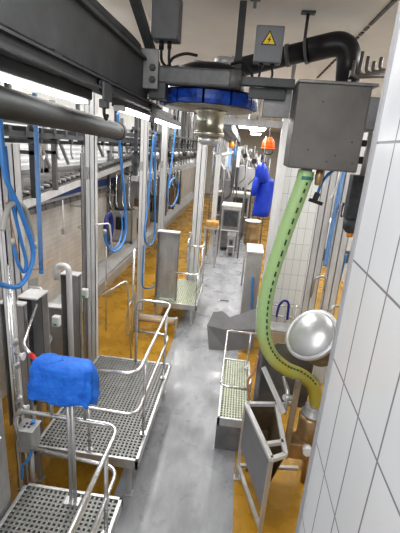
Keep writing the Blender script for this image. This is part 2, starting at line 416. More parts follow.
bm = NB(); lathe(bm, [(.3, 3.9), (.33, 3.93), (.33, 4.09), (.24, 4.13), (.1, 4.14)], (cx, cy + .02, 0), seg=36); t.part('hub_cover', bm, BLACK)
bm = NB(); lathe(bm, [(.09, 4.13), (.09, 4.2), (.075, 4.21)], (cx + .12, cy, 0), seg=24); t.part('motor', bm, STEELD)
bm = NB(); lathe(bm, [(.05, 4.13), (.05, 4.17)], (cx - .12, cy, 0), seg=20); t.part('cap', bm, STEELD)
bm = NB(); tube(bm, smooth_path([(-.74, 3.66, 4.05), (-.7, 3.68, 4.12), (-.6, 3.7, 4.16), (-.5, 3.74, 4.16)]), .012, 8); tube(bm, smooth_path([(-.2, 3.8, 4.12), (-.1, 3.75, 4.13), (-.02, 3.72, 4.06), (0, 3.7, 3.98)]), .014, 8); t.part('cable', bm, RUBBER)

t = Thing('crossbeam', 'dark grey cross arm with rounded end in front of the wheel', 'beam', (-.86, 3.52, 3.9))
bm = NB(); box(bm, -.86, 3.5, 3.885, -.16, 3.62, 4.025, .02); cyl(bm, (-.16, 3.56, 3.887), (-.16, 3.56, 4.023), .068, seg=20); t.part('arm_body', bm, mat('grey_arm_paint', (.14, .145, .15), .5, .25, .35, 8, .1))
bm = NB(); box(bm, -.87, 3.49, 3.76, -.72, 3.63, 3.9, .012); t.part('arm_foot', bm, DARK)
single('stepped_crossbeam', 'dark stepped bar leading right from the wheel to the tank', 'beam', box(box(NB(), -.1, 3.62, 3.93, .36, 3.7, 4.0, .006), -.02, 3.7, 3.84, .3, 3.74, 3.93, .004), DARK, (.1, 3.66, 3.9))
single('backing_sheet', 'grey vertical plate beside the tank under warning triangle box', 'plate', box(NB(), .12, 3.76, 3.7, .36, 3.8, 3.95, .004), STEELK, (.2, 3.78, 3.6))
single('hanger_post', 'dark vertical hanger post between ceiling and wheel', 'post', box(NB(), -.2, 4.4, 4.1, -.13, 4.47, 4.8, .004), DARK, (-.16, 4.43, 4.1))
single('ceiling_mount', 'short grey bracket on ceiling top centre', 'bracket', box(box(NB(), -.09, 3.9, 4.66, .0, 3.98, 4.8, .006), -.06, 3.92, 4.6, -.03, 3.95, 4.66), GREYBOX, (-.05, 3.94, 4.7))

# black drain pipe
t = Thing('drain_pipe', 'thick black drain pipe with elbow turning down to the tank', 'pipe', (.5, 4.7, 4.4))
pts = fillet([(-.35, 4.85, 4.2), (.3, 4.72, 4.42), (.8, 4.55, 4.53)], .2) + []
bm = NB(); tube(bm, [(-.5, 4.9, 4.2), (.66, 4.6, 4.47)], .1, 24); t.part('pipe_run', bm, BLACK)
bm = NB(); tube(bm, fillet([(.55, 4.62, 4.445), (.94, 4.54, 4.535), (.98, 4.52, 4.15)], .22, 10), .118, 24); t.part('elbow', bm, BLACK)
bm = NB(); tube(bm, [(.955, 4.53, 4.34), (.99, 4.52, 3.96)], .106, 24); t.part('down_pipe', bm, BLACK)
bm = NB(); tube(bm, [(.33, 4.685, 4.395), (.37, 4.675, 4.404)], .112, 24); tube(bm, [(.52, 4.635, 4.436), (.55, 4.625, 4.442)], .125, 24); t.part('clamp', bm, GREYBOX)
bm = NB(); box(bm, .96, 4.405, 4.14, .99, 4.42, 4.24); t.part('sticker', bm, WHITE)
t = Thing('ceiling_rod', 'thin rod with foot plate holding black pipe from ceiling', 'rod', (.5, 4.63, 4.8))
bm = NB(); cyl(bm, (.5, 4.63, 4.49), (.5, 4.63, 4.79), .016); t.part('rod', bm, DARK)
bm = NB(); box(bm, .43, 4.59, 4.78, .57, 4.67, 4.8); t.part('foot_plate', bm, DARK)
bm = NB()
for k in range(24):
    box(bm, 1.19, 3.4 + k * .2, 4.785, 1.225, 3.4 + k * .2 + (.19 if k < 7 else .13), 4.8)
single('ceiling_cable_strip', 'dark broken cable strip fixed to the ceiling upper right', 'cable', bm, DARK, (1.2, 4, 4.8))

# tank
t = Thing('header_tank', 'big dull grey rectangular steel tank hung at upper right', 'tank', (.62, 3.3, 3.29))
bm = NB(); box(bm, .36, 3.3, 3.29, .91, 3.72, 3.93, .012); t.part('tank_body', bm, TANKM)
bm = NB(); box(bm, .355, 3.292, 3.928, .95, 3.735, 3.95, .004); t.part('lid', bm, STEELK)
bm = NB()
for (x, z) in [(.5, 3.44), (.72, 3.41), (.66, 3.36), (.86, 3.36), (.56, 3.8), (.83, 3.52)]: cyl(bm, (x, 3.3005, z), (x, 3.297, z), .007, seg=8)
t.part('bolt', bm, DARK)
bm = NB(); box(bm, .9, 3.32, 3.62, 1.02, 3.7, 3.86, .01); t.part('side_box', bm, STEELK)
bm = NB(); cyl(bm, (.53, 3.42, 3.2), (.53, 3.42, 3.3), .05); t.part('outlet', bm, STEELD)
bm = NB(); box(bm, .95, 3.5, 3.36, 1.0, 3.56, 3.42, .004); box(bm, .94, 3.45, 3.5, .99, 3.52, 3.55, .004); t.part('bracket', bm, BLACK)

# vent pipes upper right: five bent tubes
labs = ['first bent grey vent pipe beside the black elbow', 'second bent grey vent pipe, tall upright end', 'third bent grey vent pipe, middle of cluster', 'fourth bent grey vent pipe', 'bent grey vent pipe nearest the tiled wall edge']
for k in range(5):
    x = .98 + k * .062; zt = 4.36 - (.04 if k in (0, 3) else 0) + (.04 if k == 1 else 0)
    bm = NB(); tube(bm, fillet([(x, 4.35, zt), (x, 4.35, 4.17 + .018 * k), (x + .3, 4.32, 4.19 + .02 * k)], .06), .017, 10)
    single('vent_pipe', labs[k], 'pipe', bm, mat('vent_pipe_steel', (.2, .19, .175), .5, .4, .2, 9) if k == 0 else bpy.data.materials['vent_pipe_steel'], (x, 4.35, 4.2), 'bent vent pipes')

# ------------------------------------------------------------------ platforms
def platform(x0, x1, y0, y1, z, lab, gm=GRATE, px=.04, py=.04, wid=.0185):
    t = Thing('work_platform', lab, 'platform', ((x0 + x1) / 2, (y0 + y1) / 2, 0), 'grated work platforms')
    bm = NB(); nx = int(round((x1 - x0 - .06) / px)); ny = int(round((y1 - y0 - .06) / py))
    for i in range(1, nx):
        x = x0 + .03 + i * (x1 - x0 - .06) / nx; box(bm, x - wid / 2, y0 + .02, z - .03, x + wid / 2, y1 - .02, z)
    for j in range(1, ny):
        y = y0 + .03 + j * (y1 - y0 - .06) / ny; box(bm, x0 + .02, y - wid / 2, z - .031, x1 - .02, y + wid / 2, z - .0015)
    t.part('grating', bm, gm)
    bm = NB(); f = .03
    box(bm, x0, y0, z - .1, x1, y0 + f, z + .006, .003); box(bm, x0, y1 - f, z - .1, x1, y1, z + .006, .003)
    box(bm, x0, y0, z - .1, x0 + f, y1, z + .006, .003); box(bm, x1 - f, y0, z - .1, x1, y1, z + .006, .003)
    t.part('platform_frame', bm, STEEL)
    for (x, y) in ((x0 + .03, y0 + .04), (x0 + .03, y1 - .04), (x1 - .09, y0 + .04), (x1 - .09, y1 - .04)):
        bm = NB(); box(bm, x - .02, y - .02, .004, x + .02, y + .02, z - .09); box(bm, x - .04, y - .04, 0, x + .04, y + .04, .008); t.part('leg', bm, STEELD)
    return t
def rail(t, pts, r=.019, rad=.12, name='guard_rail'):
    t.part(name, tube(NB(), fillet(pts, rad), r, 12), PIPEM)
def stanchion(t, x, y, z0, z1, r=.017):
    bm = NB(); cyl(bm, (x, y, z0), (x, y, z1), r, seg=12); cyl(bm, (x, y, z0), (x, y, z0 + .012), .035, seg=12); t.part('rail_post', bm, PIPEM)

p1 = platform(-1.62, -.74, .55, 2.52, .45, 'grated steel platform nearest the camera at lower left')
rail(p1, [(-1.64, 2.47, .95), (-1.64, 2.47, 1.255), (-.77, 2.47, 1.235), (-.77, .9, 1.235)])
rail(p1, [(-1.52, 2.47, .89), (-.77, 2.47, .82), (-.77, .9, .82)], .017)
stanchion(p1, -.77, 2.18, .455, 1.22)
stanchion(p1, -.77, 1.1, .455, 1.22)
p2 = platform(-1.78, -.72, 2.93, 4.72, .45, 'grated steel platform in the middle of the left row')
rail(p2, [(-1.32, 2.98, 1.36), (-.76, 2.98, 1.39), (-.76, 4.66, 1.39), (-1.22, 4.66, 1.4), (-1.22, 4.66, .46)])
rail(p2, [(-1.78, 2.98, 1.13), (-1.78, 2.98, .97), (-.76, 2.98, .94), (-.76, 4.62, .94), (-1.2, 4.64, .95)], .017)
stanchion(p2, -.76, 3.3, .455, 1.38)
stanchion(p2, -.76, 4.35, .455, 1.38)
stanchion(p2, -1.22, 2.98, .455, .96)
p3 = platform(-1.45, -.62, 6.86, 8.3, .45, 'grated platform with pale grating beyond the steel screen', GRATEG)
rail(p3, [(-1.2, 6.92, 1.08), (-.65, 6.92, 1.06), (-.65, 8.2, 1.06)], .018)
rail(p3, [(-.95, 7.6, 1.45), (-.65, 7.6, 1.45), (-.65, 8.2, 1.45), (-.65, 8.2, .46)], .018)
stanchion(p3, -.65, 6.95, .455, 1.05); stanchion(p3, -.65, 7.6, .455, 1.45)
p4 = platform(.0, .39, 3.72, 5.06, .45, 'narrow grated platform on the right of the aisle', GRATEG, .034, .045, .016)
rail(p4, [(.3, 3.54, 1.0), (.003, 3.55, 1.0), (.02, 4.86, 1.0), (.42, 4.86, 1.0)], .014, .06)
bm = NB(); sheet(bm, [(-.0, 3.735, .36), (.36, 3.735, .36), (.36, 3.735, .01), (0, 3.735, .01)], .01); p4.part('shade_panel', bm, STEELK)  # dark sheet standing in for the shade beneath the platform
stanchion(p4, .34, 4.84, .455, 1.0, .014)
bm = NB(); tube(bm, fillet([(.3, 3.56, 1.0), (.33, 3.78, 1.0), (.33, 3.78, .455)], .05), .014, 10); p4.part('rail_post', bm, PIPEM)

# covered machine control on a stand on platform one
t = Thing('covered_control_stand', 'bright blue cloth cover tied over a control box on steel posts', 'covered control', (-1.14, 2.47, .455))
bm = NB()
cz = 1.5; n1 = 64; rings = []
prof = [(-.17, .97), (-.165, 1.03), (-.1, 1.02), (-.02, .98), (.06, .92), (.105, .87), (.125, .8), (.135, .6), (.138, .3), (.14, .05)]
fine = []
for (ha, sa_), (hb, sb_) in zip(prof, prof[1:]):
    q_ = 5 if hb - ha > .03 else 1
    fine += [(ha + (hb - ha) * k / q_, sa_ + (sb_ - sa_) * k / q_) for k in range(q_)]
for (h, s) in fine + [prof[-1]]:
    ring = []
    for k in range(n1):
        a = 2 * math.pi * k / n1; ca, sa = math.cos(a), math.sin(a)
        ex = math.copysign(abs(ca) ** .5, ca); ey = math.copysign(abs(sa) ** .55, sa)
        rr = s * (1 + .03 * math.sin(5 * a + h * 30) + .022 * math.sin(11 * a - h * 25) + .011 * math.sin(h * 60 + 4 * math.sin(a * 2 + h * 9)))
        hz = h + (.014 * math.sin(9 * a) + .008 * math.sin(17 * a) if h < -.14 else 0) + (.012 if ca < -.2 and h > .05 else 0)
        ring.append(bm.verts.new((-1.205 + .262 * ex * rr, 2.46 + .115 * ey * rr, cz + .135 + hz)))
    rings.append(ring)
for A, B in zip(rings, rings[1:]):
    for k in range(n1):
        f = bm.faces.new((A[k], A[(k + 1) % n1], B[(k + 1) % n1], B[k])); f.smooth = True
bm.faces.new(rings[-1]); bm.faces.new(list(reversed(rings[0])))
t.part('cloth_cover', bm, BLUEC)
bm = NB()
for x, d in ((-1.165, .02), (-1.12, .0)):
    cyl(bm, (x, 2.41 + d, .452), (x, 2.41 + d, 1.48), .015, seg=12)
box(bm, -1.21, 2.37, .452, -1.08, 2.45, .462); t.part('stand_post', bm, STEEL)
bm = NB(); cyl(bm, (-1.03, 2.43, 1.29), (-1.03, 2.43, 1.48), .013, seg=10); cyl(bm, (-1.3, 2.43, 1.29), (-1.3, 2.43, 1.48), .013, seg=10); t.part('bracket', bm, STEELD)

# ------------------------------------------------------------------ left station equipment
def post(name, lab, x, y, w, d, z1, m, grp, z0=0., foot=True):
    t = Thing(name, lab, 'post', (x, y, z0), grp)
    bm = NB()   # open C-channel profile facing the camera
    th = .008
    box(bm, x - w / 2, y + d / 2 - th, z0 + .01, x + w / 2, y + d / 2, z1); box(bm, x - w / 2, y - d / 2, z0 + .01, x - w / 2 + th, y + d / 2, z1)
    box(bm, x + w / 2 - th, y - d / 2, z0 + .01, x + w / 2, y + d / 2, z1); box(bm, x - w / 2, y - d / 2, z0 + .01, x - w / 2 + w * .465, y - d / 2 + th, z1); box(bm, x + w / 2 - w * .465, y - d / 2, z0 + .01, x + w / 2, y - d / 2 + th, z1)
    t.part('channel', bm, m)
    if foot:
        bm = NB(); box(bm, x - w * .58, y - d * .7, z0, x + w * .58, y + d * .7, z0 + .012); t.part('foot_plate', bm, STEELD)
    return t
G = 'steel line posts'
t = post('line_post', 'pale post at the extreme left beside hanging blue hoses', -1.86, 2.86, .07, .08, CE, STEELV, G)
t = post('line_post', 'pale wide post behind the pale blue tube', -2.16, 3.5, .13, .12, 3.3, STEELV, G)
def pair(x, y, w, lab1, lab2):
    t = post('line_post', lab1, x, y, w, .1, CE, STEELV, G)
    bm = NB(); box(bm, x - w / 2, y - .058, 2.9, x - .005, y - .045, 3.05); t.part('bracket', bm, STEELD)
    return t
pair(-1.93, 4.9, .13, 'tall pale post left of the blue loop hose', '')
post('line_post', 'slimmer post half hidden behind tall pale post', -2.12, 5.15, .09, .08, 3.2, STEELD, G)
pair(-1.88, 7.4, .14, 'pale post with blue hose loop hanging against it', '')
pair(-1.72, 8.5, .13, 'pale post rising above the steel screen', '')
post('line_post', 'wide pale channel post at the rear of the third platform', -.9, 8.5, .21, .2, CE - .9, STEELV, G)
post('line_post', 'narrow pale channel post beyond the wide one', -.73, 11.5, .15, .18, CE - .9, STEELV, G)

# pale blue hanging tube
t = Thing('drop_tube', 'pale blue straight tube hanging open-ended at left', 'tube', (-1.76, 3.24, 2.18))
bm = NB(); tube(bm, [(-1.78, 3.3, 3.72), (-1.76, 3.22, 2.18)], .021, 14); t.part('tube', bm, BLUEL)
bm = NB(); tube(bm, [(-1.76, 3.221, 2.2), (-1.76, 3.22, 2.17)], .0235, 14); t.part('end_sleeve', bm, BLUEP)

def hose(lab, pts, r, m=BLUEP, grp='hanging blue hoses', n=10, name='air_hose', seg=10, ends=True):
    P = smooth_path(pts, n); t = Thing(name, lab, 'hose', tuple(P[-1]), grp)
    t.part('hose_body', tube(NB(), P, r, seg), m)
    if ends:
        d = (P[-1] - P[-2]).normalized(); bm = NB(); cyl(bm, P[-1] - d * .01, P[-1] + d * .05, r * 1.25, seg=10); t.part('coupling', bm, STEELD)
    return t
hose('thick blue hose hanging in a big loop at the left edge', [(-1.72, 2.7, 3.65), (-1.71, 2.68, 3.41), (-1.7, 2.68, 3.1), (-1.68, 2.8, 2.84), (-1.66, 2.92, 2.5), (-1.66, 2.86, 2.33), (-1.67, 2.7, 2.24), (-1.7, 2.5, 2.33), (-1.72, 2.35, 2.5)], .02)
hose('thinner blue hose strand inside the big loop at left', [(-1.73, 2.75, 3.3), (-1.72, 2.76, 2.95), (-1.7, 2.82, 2.6), (-1.69, 2.86, 2.4), (-1.69, 2.82, 2.32), (-1.69, 2.74, 2.42), (-1.69, 2.7, 2.58)], .014)
hose('grey corrugated hose arching beside the pale blue tube', [(-1.72, 2.62, 2.7), (-1.71, 2.7, 2.86), (-1.7, 2.8, 2.88), (-1.7, 2.92, 2.8), (-1.7, 2.99, 2.6), (-1.7, 3.0, 2.52)], .022, mat('grey_hose', (.42, .42, .4), .5), 'thin side hoses')
hose('thin beige cable trailing from blue loop toward wall', [(-1.72, 2.7, 2.9), (-1.71, 2.76, 2.6), (-1.7, 2.8, 2.36), (-1.72, 3.0, 2.28), (-1.8, 3.3, 2.2), (-1.95, 3.8, 2.13)], .006, COPPER, 'thin side hoses', ends=False)
hose('long blue hose hanging in U beside the tall pale post', [(-1.75, 5.4, 3.75), (-1.75, 5.5, 3.35), (-1.75, 5.75, 2.6), (-1.75, 5.85, 2.2), (-1.75, 5.82, 1.95), (-1.75, 5.55, 1.83), (-1.75, 5.2, 1.87), (-1.75, 4.95, 2.05), (-1.75, 4.9, 2.2)], .019)
hose('thin second blue strand in the U of the long hose', [(-1.78, 5.7, 2.35), (-1.78, 5.76, 2.1), (-1.78, 5.6, 1.9), (-1.78, 5.3, 1.88), (-1.78, 5.08, 1.98)], .012)
hose('blue hose in narrow U below the second pale post', [(-1.75, 7.72, 3.6), (-1.75, 7.85, 2.6), (-1.75, 8.0, 1.75), (-1.75, 7.95, 1.45), (-1.75, 7.6, 1.38), (-1.75, 7.2, 1.55), (-1.75, 7.1, 1.8), (-1.75, 7.3, 2.3), (-1.75, 7.55, 3.5)], .019)
hose('blue hose dropping down toward floor behind the steel screen', [(-1.76, 7.1, 1.5), (-1.76, 7.08, 1.0), (-1.76, 7.12, .65), (-1.7, 7.4, .5), (-1.6, 7.5, .52)], .017)
hose('blue hose with oval white-tipped loop on the far pale post', [(-1.66, 9.4, 3.75), (-1.66, 9.2, 3.2), (-1.66, 8.9, 2.6), (-1.66, 8.8, 2.25), (-1.66, 9.1, 2.0), (-1.66, 9.7, 1.95), (-1.66, 10.2, 2.1), (-1.66, 10.25, 2.4), (-1.66, 9.7, 2.6), (-1.66, 9.2, 2.58), (-1.66, 8.95, 2.45)], .02)
t = Thing('hose_hook', 'white bent tube hook carrying the long blue hose', 'hook', (-1.8, 4.9, 2.3))
bm = NB(); tube(bm, fillet([(-1.86, 4.85, 2.32), (-1.8, 4.75, 2.34), (-1.72, 5.0, 2.32), (-1.72, 5.1, 1.95)], .06), .012); t.part('hook_tube', bm, WHITE)
bm = NB()
for k in range(9):
    a = k * .7; tube(bm, [(-2.2 + .012 * (k % 3), 6.3 + (.12 + .012 * k) * math.sin(q * math.pi / 8), 1.9 + .26 * math.cos(q * math.pi / 8) + .008 * k) for q in range(16)], .013, 6, closed=True)
single('coiled_hose', 'dark blue hose coiled up behind the long blue hose', 'hose', bm, BLUED, (-2.2, 6.3, 1.7), 'thin side hoses')
single('hose_stand', 'thin steel stand pole behind the coiled dark hose', 'pole', tube(NB(), [(-2.22, 6.28, 0), (-2.22, 6.28, 2.2)], .014), PIPEM, (-2.22, 6.28, 0))

# tall steel cabinet at lower left edge
t = Thing('control_cabinet', 'tall steel cabinet cut by the left edge beside nearest platform', 'cabinet', (-1.85, 2.05, .3))
bm = NB(); box(bm, -2.1, 1.55, .3, -1.66, 2.36, 1.5, .01); t.part('carcass', bm, STEELD)
bm = NB(); box(bm, -1.66, 1.6, .36, -1.648, 2.31, 1.46, .004); dd = t.part('door', bm, STEELD)
bm = NB(); tube(bm, fillet([(-1.648, 2.22, 1.2), (-1.6, 2.22, 1.2), (-1.6, 2.12, 1.2)], .02), .012); t.part('handle', bm, PIPEM, dd)
for (x, y) in ((-2.06, 1.6), (-1.7, 1.6), (-2.06, 2.3), (-1.7, 2.3)):
    bm = NB(); box(bm, x - .02, y - .02, 0, x + .02, y + .02, .3); t.part('leg', bm, STEELD)

# sterilizer box
t = Thing('knife_steriliser', 'small steel steriliser box with spout leg beside nearest platform rail', 'steriliser', (-1.55, 2.62, 0))
bm = NB(); x0, x1, y0, y1 = -1.7, -1.56, 2.555, 2.7
bm_ = [(x0, y0, .74), (x1, y0, .74), (x1, y1, .74), (x0, y1, .74)]
box(bm, x0, y0, .74, x1, y1, .96, .008); t.part('box_body', bm, STEEL)
bm = NB(); box(bm, x0 - .01, y0 - .01, .96, x1 + .01, y1 + .01, .975, .004); t.part('lid', bm, STEEL)
bm = NB()
for k in range(2):
    for j in range(2): box(bm, x0 + .04 + .04 * k, y0 + .04 + .04 * j, .975, x0 + .06 + .04 * k, y0 + .06 + .04 * j, .978)
t.part('slot', bm, BLACK)
bm = NB(); cyl(bm, (-1.62, 2.63, 0), (-1.62, 2.63, .75), .02); cyl(bm, (-1.62, 2.63, 0), (-1.62, 2.63, .012), .05); t.part('leg', bm, STEEL)
bm = NB(); cyl(bm, (-1.6, 2.66, .97), (-1.6, 2.66, 1.0), .016); t.part('valve_knob', bm, BLUEP)
hose('short blue hose under the small steriliser box', [(-1.56, 2.56, .8), (-1.6, 2.54, .68), (-1.66, 2.55, .6), (-1.68, 2.56, .45)], .013, BLUEP, ends=False)
# valves and pipework at left
t = Thing('valve_pipe', 'vertical steel pipe with valve joints beside tall cabinet', 'pipe', (-1.75, 2.6, 0))
bm = NB(); tube(bm, [(-1.76, 2.72, 0), (-1.76, 2.72, 2.4)], .018); tube(bm, [(-1.72, 2.62, 1.0), (-1.72, 2.62, 2.2)], .012); t.part('pipe_body', bm, PIPEM)
bm = NB()
for z in (1.02, 1.16, 1.5, 1.72): lathe(bm, [(.024, -.03), (.036, -.02), (.036, .02), (.024, .03)], (-1.76, 2.72, z)); 
for z in (1.1, 1.62): cyl(bm, (-1.76, 2.72, z), (-1.66, 2.68, z), .018)
t.part('valve_joint', bm, STEEL)
bm = NB()
for z in (1.1, 1.62): cyl(bm, (-1.665, 2.68, z), (-1.655, 2.68, z), .035)
t.part('valve_knob', bm, WHITE)

def screen(lab, x0, x1, y, z0, z1, d, m=STEELD, name='splash_screen', base=0.):
    t = Thing(name, lab, 'screen', ((x0 + x1) / 2, y, 0), 'steel splash screens')
    bm = NB(); box(bm, x0, y, z0, x1, y + .012, z1, .003); t.part('panel', bm, m)
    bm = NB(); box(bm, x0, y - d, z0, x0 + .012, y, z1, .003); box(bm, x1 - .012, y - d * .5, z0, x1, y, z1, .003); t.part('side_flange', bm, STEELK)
    bm = NB(); box(bm, x0 - .004, y - d, z1, x1 + .004, y + .016, z1 + .02, .003); t.part('top_edge', bm, STEELV)
    bm = NB()
    for x in (x0 + .03, x1 - .03): box(bm, x - .018, y + .012, base, x + .018, y + .04, z0 + .3)
    t.part('support_leg', bm, STEELD)
    return t
screen('narrow pale steel screen left of the dark edged screen', -2.05, -1.83, 3.05, .6, 1.92, .06)
screen('steel screen with dark side behind the blue covered control', -2.05, -1.86, 3.5, .5, 1.86, .22, STEELD)
screen('steel screen beside the gooseneck pipe', -2.12, -1.9, 4.45, .4, 1.75, .12)
screen('broad steel screen panel on the third platform', -1.46, -1.05, 7.05, .47, 1.83, .14, STEEL, base=.458)
screen('low steel panel just behind the gooseneck pipe foot', -2.55, -2.15, 4.6, .2, 1.2, .1)
t = Thing('splash_screen', 'wide low steel sheet at foot of cream wall', 'screen', (-2.5, 4.2, 0), 'steel splash screens')
bm = NB(); sheet(bm, [(-2.62, 3.3, .3), (-2.62, 4.7, .3), (-2.62, 4.7, 1.55), (-2.62, 3.3, 1.75)], .01); t.part('panel', bm, STEELD)
bm = NB(); box(bm, -2.66, 3.32, 0, -2.62, 3.36, 1.7); box(bm, -2.66, 4.62, 0, -2.62, 4.66, 1.5); t.part('support_leg', bm, STEELD)

t = Thing('gooseneck_pipe', 'thick steel pipe with gooseneck top before cream wall', 'pipe', (-1.93, 4.1, 0))
bm = NB(); tube(bm, fillet([(-2.05, 4.1, 1.78), (-2.05, 4.1, 1.96), (-1.9, 4.1, 1.96), (-1.9, 4.1, 0)], .075, 8), .034, 16); t.part('pipe_body', bm, STEELV)
bm = NB(); cyl(bm, (-1.9, 4.1, 0), (-1.9, 4.1, .015), .09); t.part('foot_plate', bm, STEELD)
t = Thing('gooseneck_pipe', 'short bent tap pipe on the steel sheet by gooseneck pipe', 'pipe', (-2.3, 4.3, 1.5))
bm = NB(); tube(bm, fillet([(-2.6, 4.3, 1.55), (-2.3, 4.2, 1.6), (-2.3, 4.2, 1.45)], .06, 8), .018, 12); t.part('pipe_body', bm, STEELV)
# handle bar with red tip
t = Thing('grab_rail', 'angled steel handle bar with red tip left of blue cover', 'handle', (-1.7, 2.75, 1.6))
bm = NB(); tube(bm, fillet([(-1.86, 3.28, 1.82), (-1.72, 2.78, 1.66), (-1.62, 2.74, 1.6)], .05), .014); t.part('rod', bm, PIPEM)
bm = NB(); cyl(bm, (-1.635, 2.745, 1.608), (-1.56, 2.71, 1.57), .021); t.part('tip', bm, RED)
# wash station boxes behind the covered control
for k, (x, y, z, lab) in enumerate([(-2.0, 3.95, 1.25, 'small white soap box on the steel screens'), (-1.98, 4.75, 1.3, 'white paper dispenser before the pale post foot')]):
    t = Thing('soap_dispenser', lab, 'dispenser', (x, y, z), 'white dispensers')
    bm = NB(); box(bm, x - .045, y - .04, z, x + .045, y + .04, z + .13, .015); t.part('case', bm, WHITE)
    bm = NB(); box(bm, x - .02, y - .05, z + .02, x + .02, y - .04, z + .05, .004); t.part('push_plate', bm, GREENP)
t = Thing('wash_basin', 'steel wash basin with rim behind the blue covered control', 'basin', (-1.9, 4.15, 0))
bm = NB(); lathe(bm, [(.03, .88), (.1, .9), (.17, 1.0), (.18, 1.06), (.19, 1.06), (.19, 1.05), (.11, .89), (.03, .86)], (-2.25, 3.9, 0)); t.part('bowl', bm, STEEL)
bm = NB(); cyl(bm, (-2.25, 3.9, 0), (-2.25, 3.9, .88), .03); t.part('pedestal', bm, STEEL)

# vertical loop rails
def loop(lab, x, y0, y1, z0, z1):
    t = Thing('loop_rail', lab, 'rail', (x, y0, z0), 'tubular loop rails')
    bm = NB(); tube(bm, fillet([(x, y1, z1), (x, y0, z1 - .02), (x - .02, y0, z0 + .02), (x, y1, z0)], .14), .018, 10); t.part('loop_tube', bm, PIPEM)
    bm = NB(); box(bm, x - .05, y1, 0, x, y1 + .05, z1 + .05); t.part('mount_post', bm, STEELD)
loop('tubular loop handle beyond the second platform rail', -1.72, 5.95, 6.4, .08, .72)
loop('tubular loop handle standing by wide channel post', -1.0, 7.95, 8.36, .95, 1.5)
t = Thing('tube_barrier', 'slanting steel tube barrier behind the second platform', 'barrier', (-1.75, 4.9, 0))
bm = NB(); tube(bm, fillet([(-1.84, 5.0, 1.25), (-1.55, 5.3, 1.42), (-1.5, 5.45, 0)], .08), .017); t.part('tube', bm, PIPEM)
t = Thing('tube_barrier', 'upright tube barrier between second platform and loop handle', 'barrier', (-1.5, 5.75, 0))
bm = NB(); tube(bm, fillet([(-1.62, 5.9, .02), (-1.62, 5.9, 1.75)], .05), .02); t.part('tube', bm, PIPEM)
# motor roller unit in front of screen on yellow floor
t = Thing('roller_unit', 'tan and steel roller unit lying below the steel screen', 'roller', (-1.35, 6.4, 0))
bm = NB(); cyl(bm, (-1.62, 6.35, .3), (-.95, 6.35, .3), .05); t.part('roller', bm, mat('tan_roller', (.5, .36, .24), .5, 0, .2, 9))
bm = NB()
for x in (-1.65, -.94): box(bm, x, 6.3, 0, x + .025, 6.4, .4)
box(bm, -1.65, 6.39, .28, -.915, 6.47, .34); t.part('frame', bm, STEELD)

# drain on the aisle floor
t = Thing('floor_drain', 'small dark slot drain in the far grey aisle', 'drain', (-.03, 9.4, 0))
bm = NB(); box(bm, -.25, 8.35, .0005, .02, 8.48, .004); t.part('frame', bm, STEELD)
bm = NB(); box(bm, -.22, 8.37, .004, -.01, 8.46, .006); t.part('slot', bm, BLACK)

# ------------------------------------------------------------------ left wall conveyor
t = Thing('wall_conveyor', 'inclined steel conveyor with blue band along the left wall', 'conveyor', (-3.0, 5, 2.3))
bm = NB(); bar(bm, (-3.02, 4.6, 2.39), (-3.02, 12.6, 3.02), .03, .12); bar(bm, (-3.2, 4.6, 2.41), (-3.2, 12.6, 3.04), .03, .12); t.part('side_rail', bm, STEELV)
bm = NB(); bar(bm, (-3.1, 4.6, 2.5), (-3.1, 12.6, 3.13), .14, .03); t.part('roller_bed', bm, DARK)
for k in range(40):
    y = 4.7 + k * .195; z = 2.49 + (y - 4.6) * .07875; t.part('roller', cyl(NB(), (-3.18, y, z + .05), (-3.0, y, z + .05), .025, seg=8), STEELD)
bm = NB(); box(bm, -3.255, 4.4, 2.35, -3.225, 13, 2.49); t.part('belt', bm, BLUEB, label='dark blue band')
bm = NB(); box(bm, -3.27, 4.4, 2.2, -3.2, 13, 2.28)
for k in range(26): box(bm, -3.22, 4.5 + k * .32, 2.2, -3.19, 4.53 + k * .32, 2.3)
t.part('chain_track', bm, STEELK)
for y in (5.2, 7.2, 9.2, 11.2): t.part('wall_bracket', box(NB(), -3.27, y, 2.1, -3.0, y + .04, 2.14), STEELD)
G2 = 'thin hanging rods before the left wall'
for k, (x, y, z0, z1) in enumerate([(-2.9, 6.1, 1.9, 2.4), (-2.9, 7.0, 1.75, 2.45), (-2.9, 10.3, 1.6, 2.6), (-2.9, 10.9, 1.55, 2.65), (-2.9, 11.5, 1.55, 2.65)]):
    t = Thing('pull_rod', ['white pull rod with small box nearest on left wall', 'white pull rod with ring hanging before the left wall', 'first of three thin rods hanging by the blue hose', 'middle of three thin rods hanging by the blue hose', 'last of three thin rods hanging by the blue hose'][k], 'rod', (x, y, z1), G2)
    bm = NB(); cyl(bm, (x, y, z0), (x, y, z1), .012, seg=8); t.part('rod', bm, WHITE)
    bm = NB()
    if k == 1: tube(bm, [(x + .13 * math.cos(a), y, z0 + .03 * math.sin(a)) for a in [i * math.pi / 8 for i in range(16)]], .013, 8, closed=True)
    else: box(bm, x - .03, y - .03, z0 - .08, x + .03, y + .03, z0 + .01, .006)
    t.part('end_piece', bm, STEELD)
single('chain_pull', 'small green cap hanging at the ringed pull rod', 'cap', lathe(NB(), [(.02, 0), (.035, .02), (.035, .07), (.01, .09)], (-2.82, 7.0, 1.62)), GREENP, (-2.82, 7, 1.62))

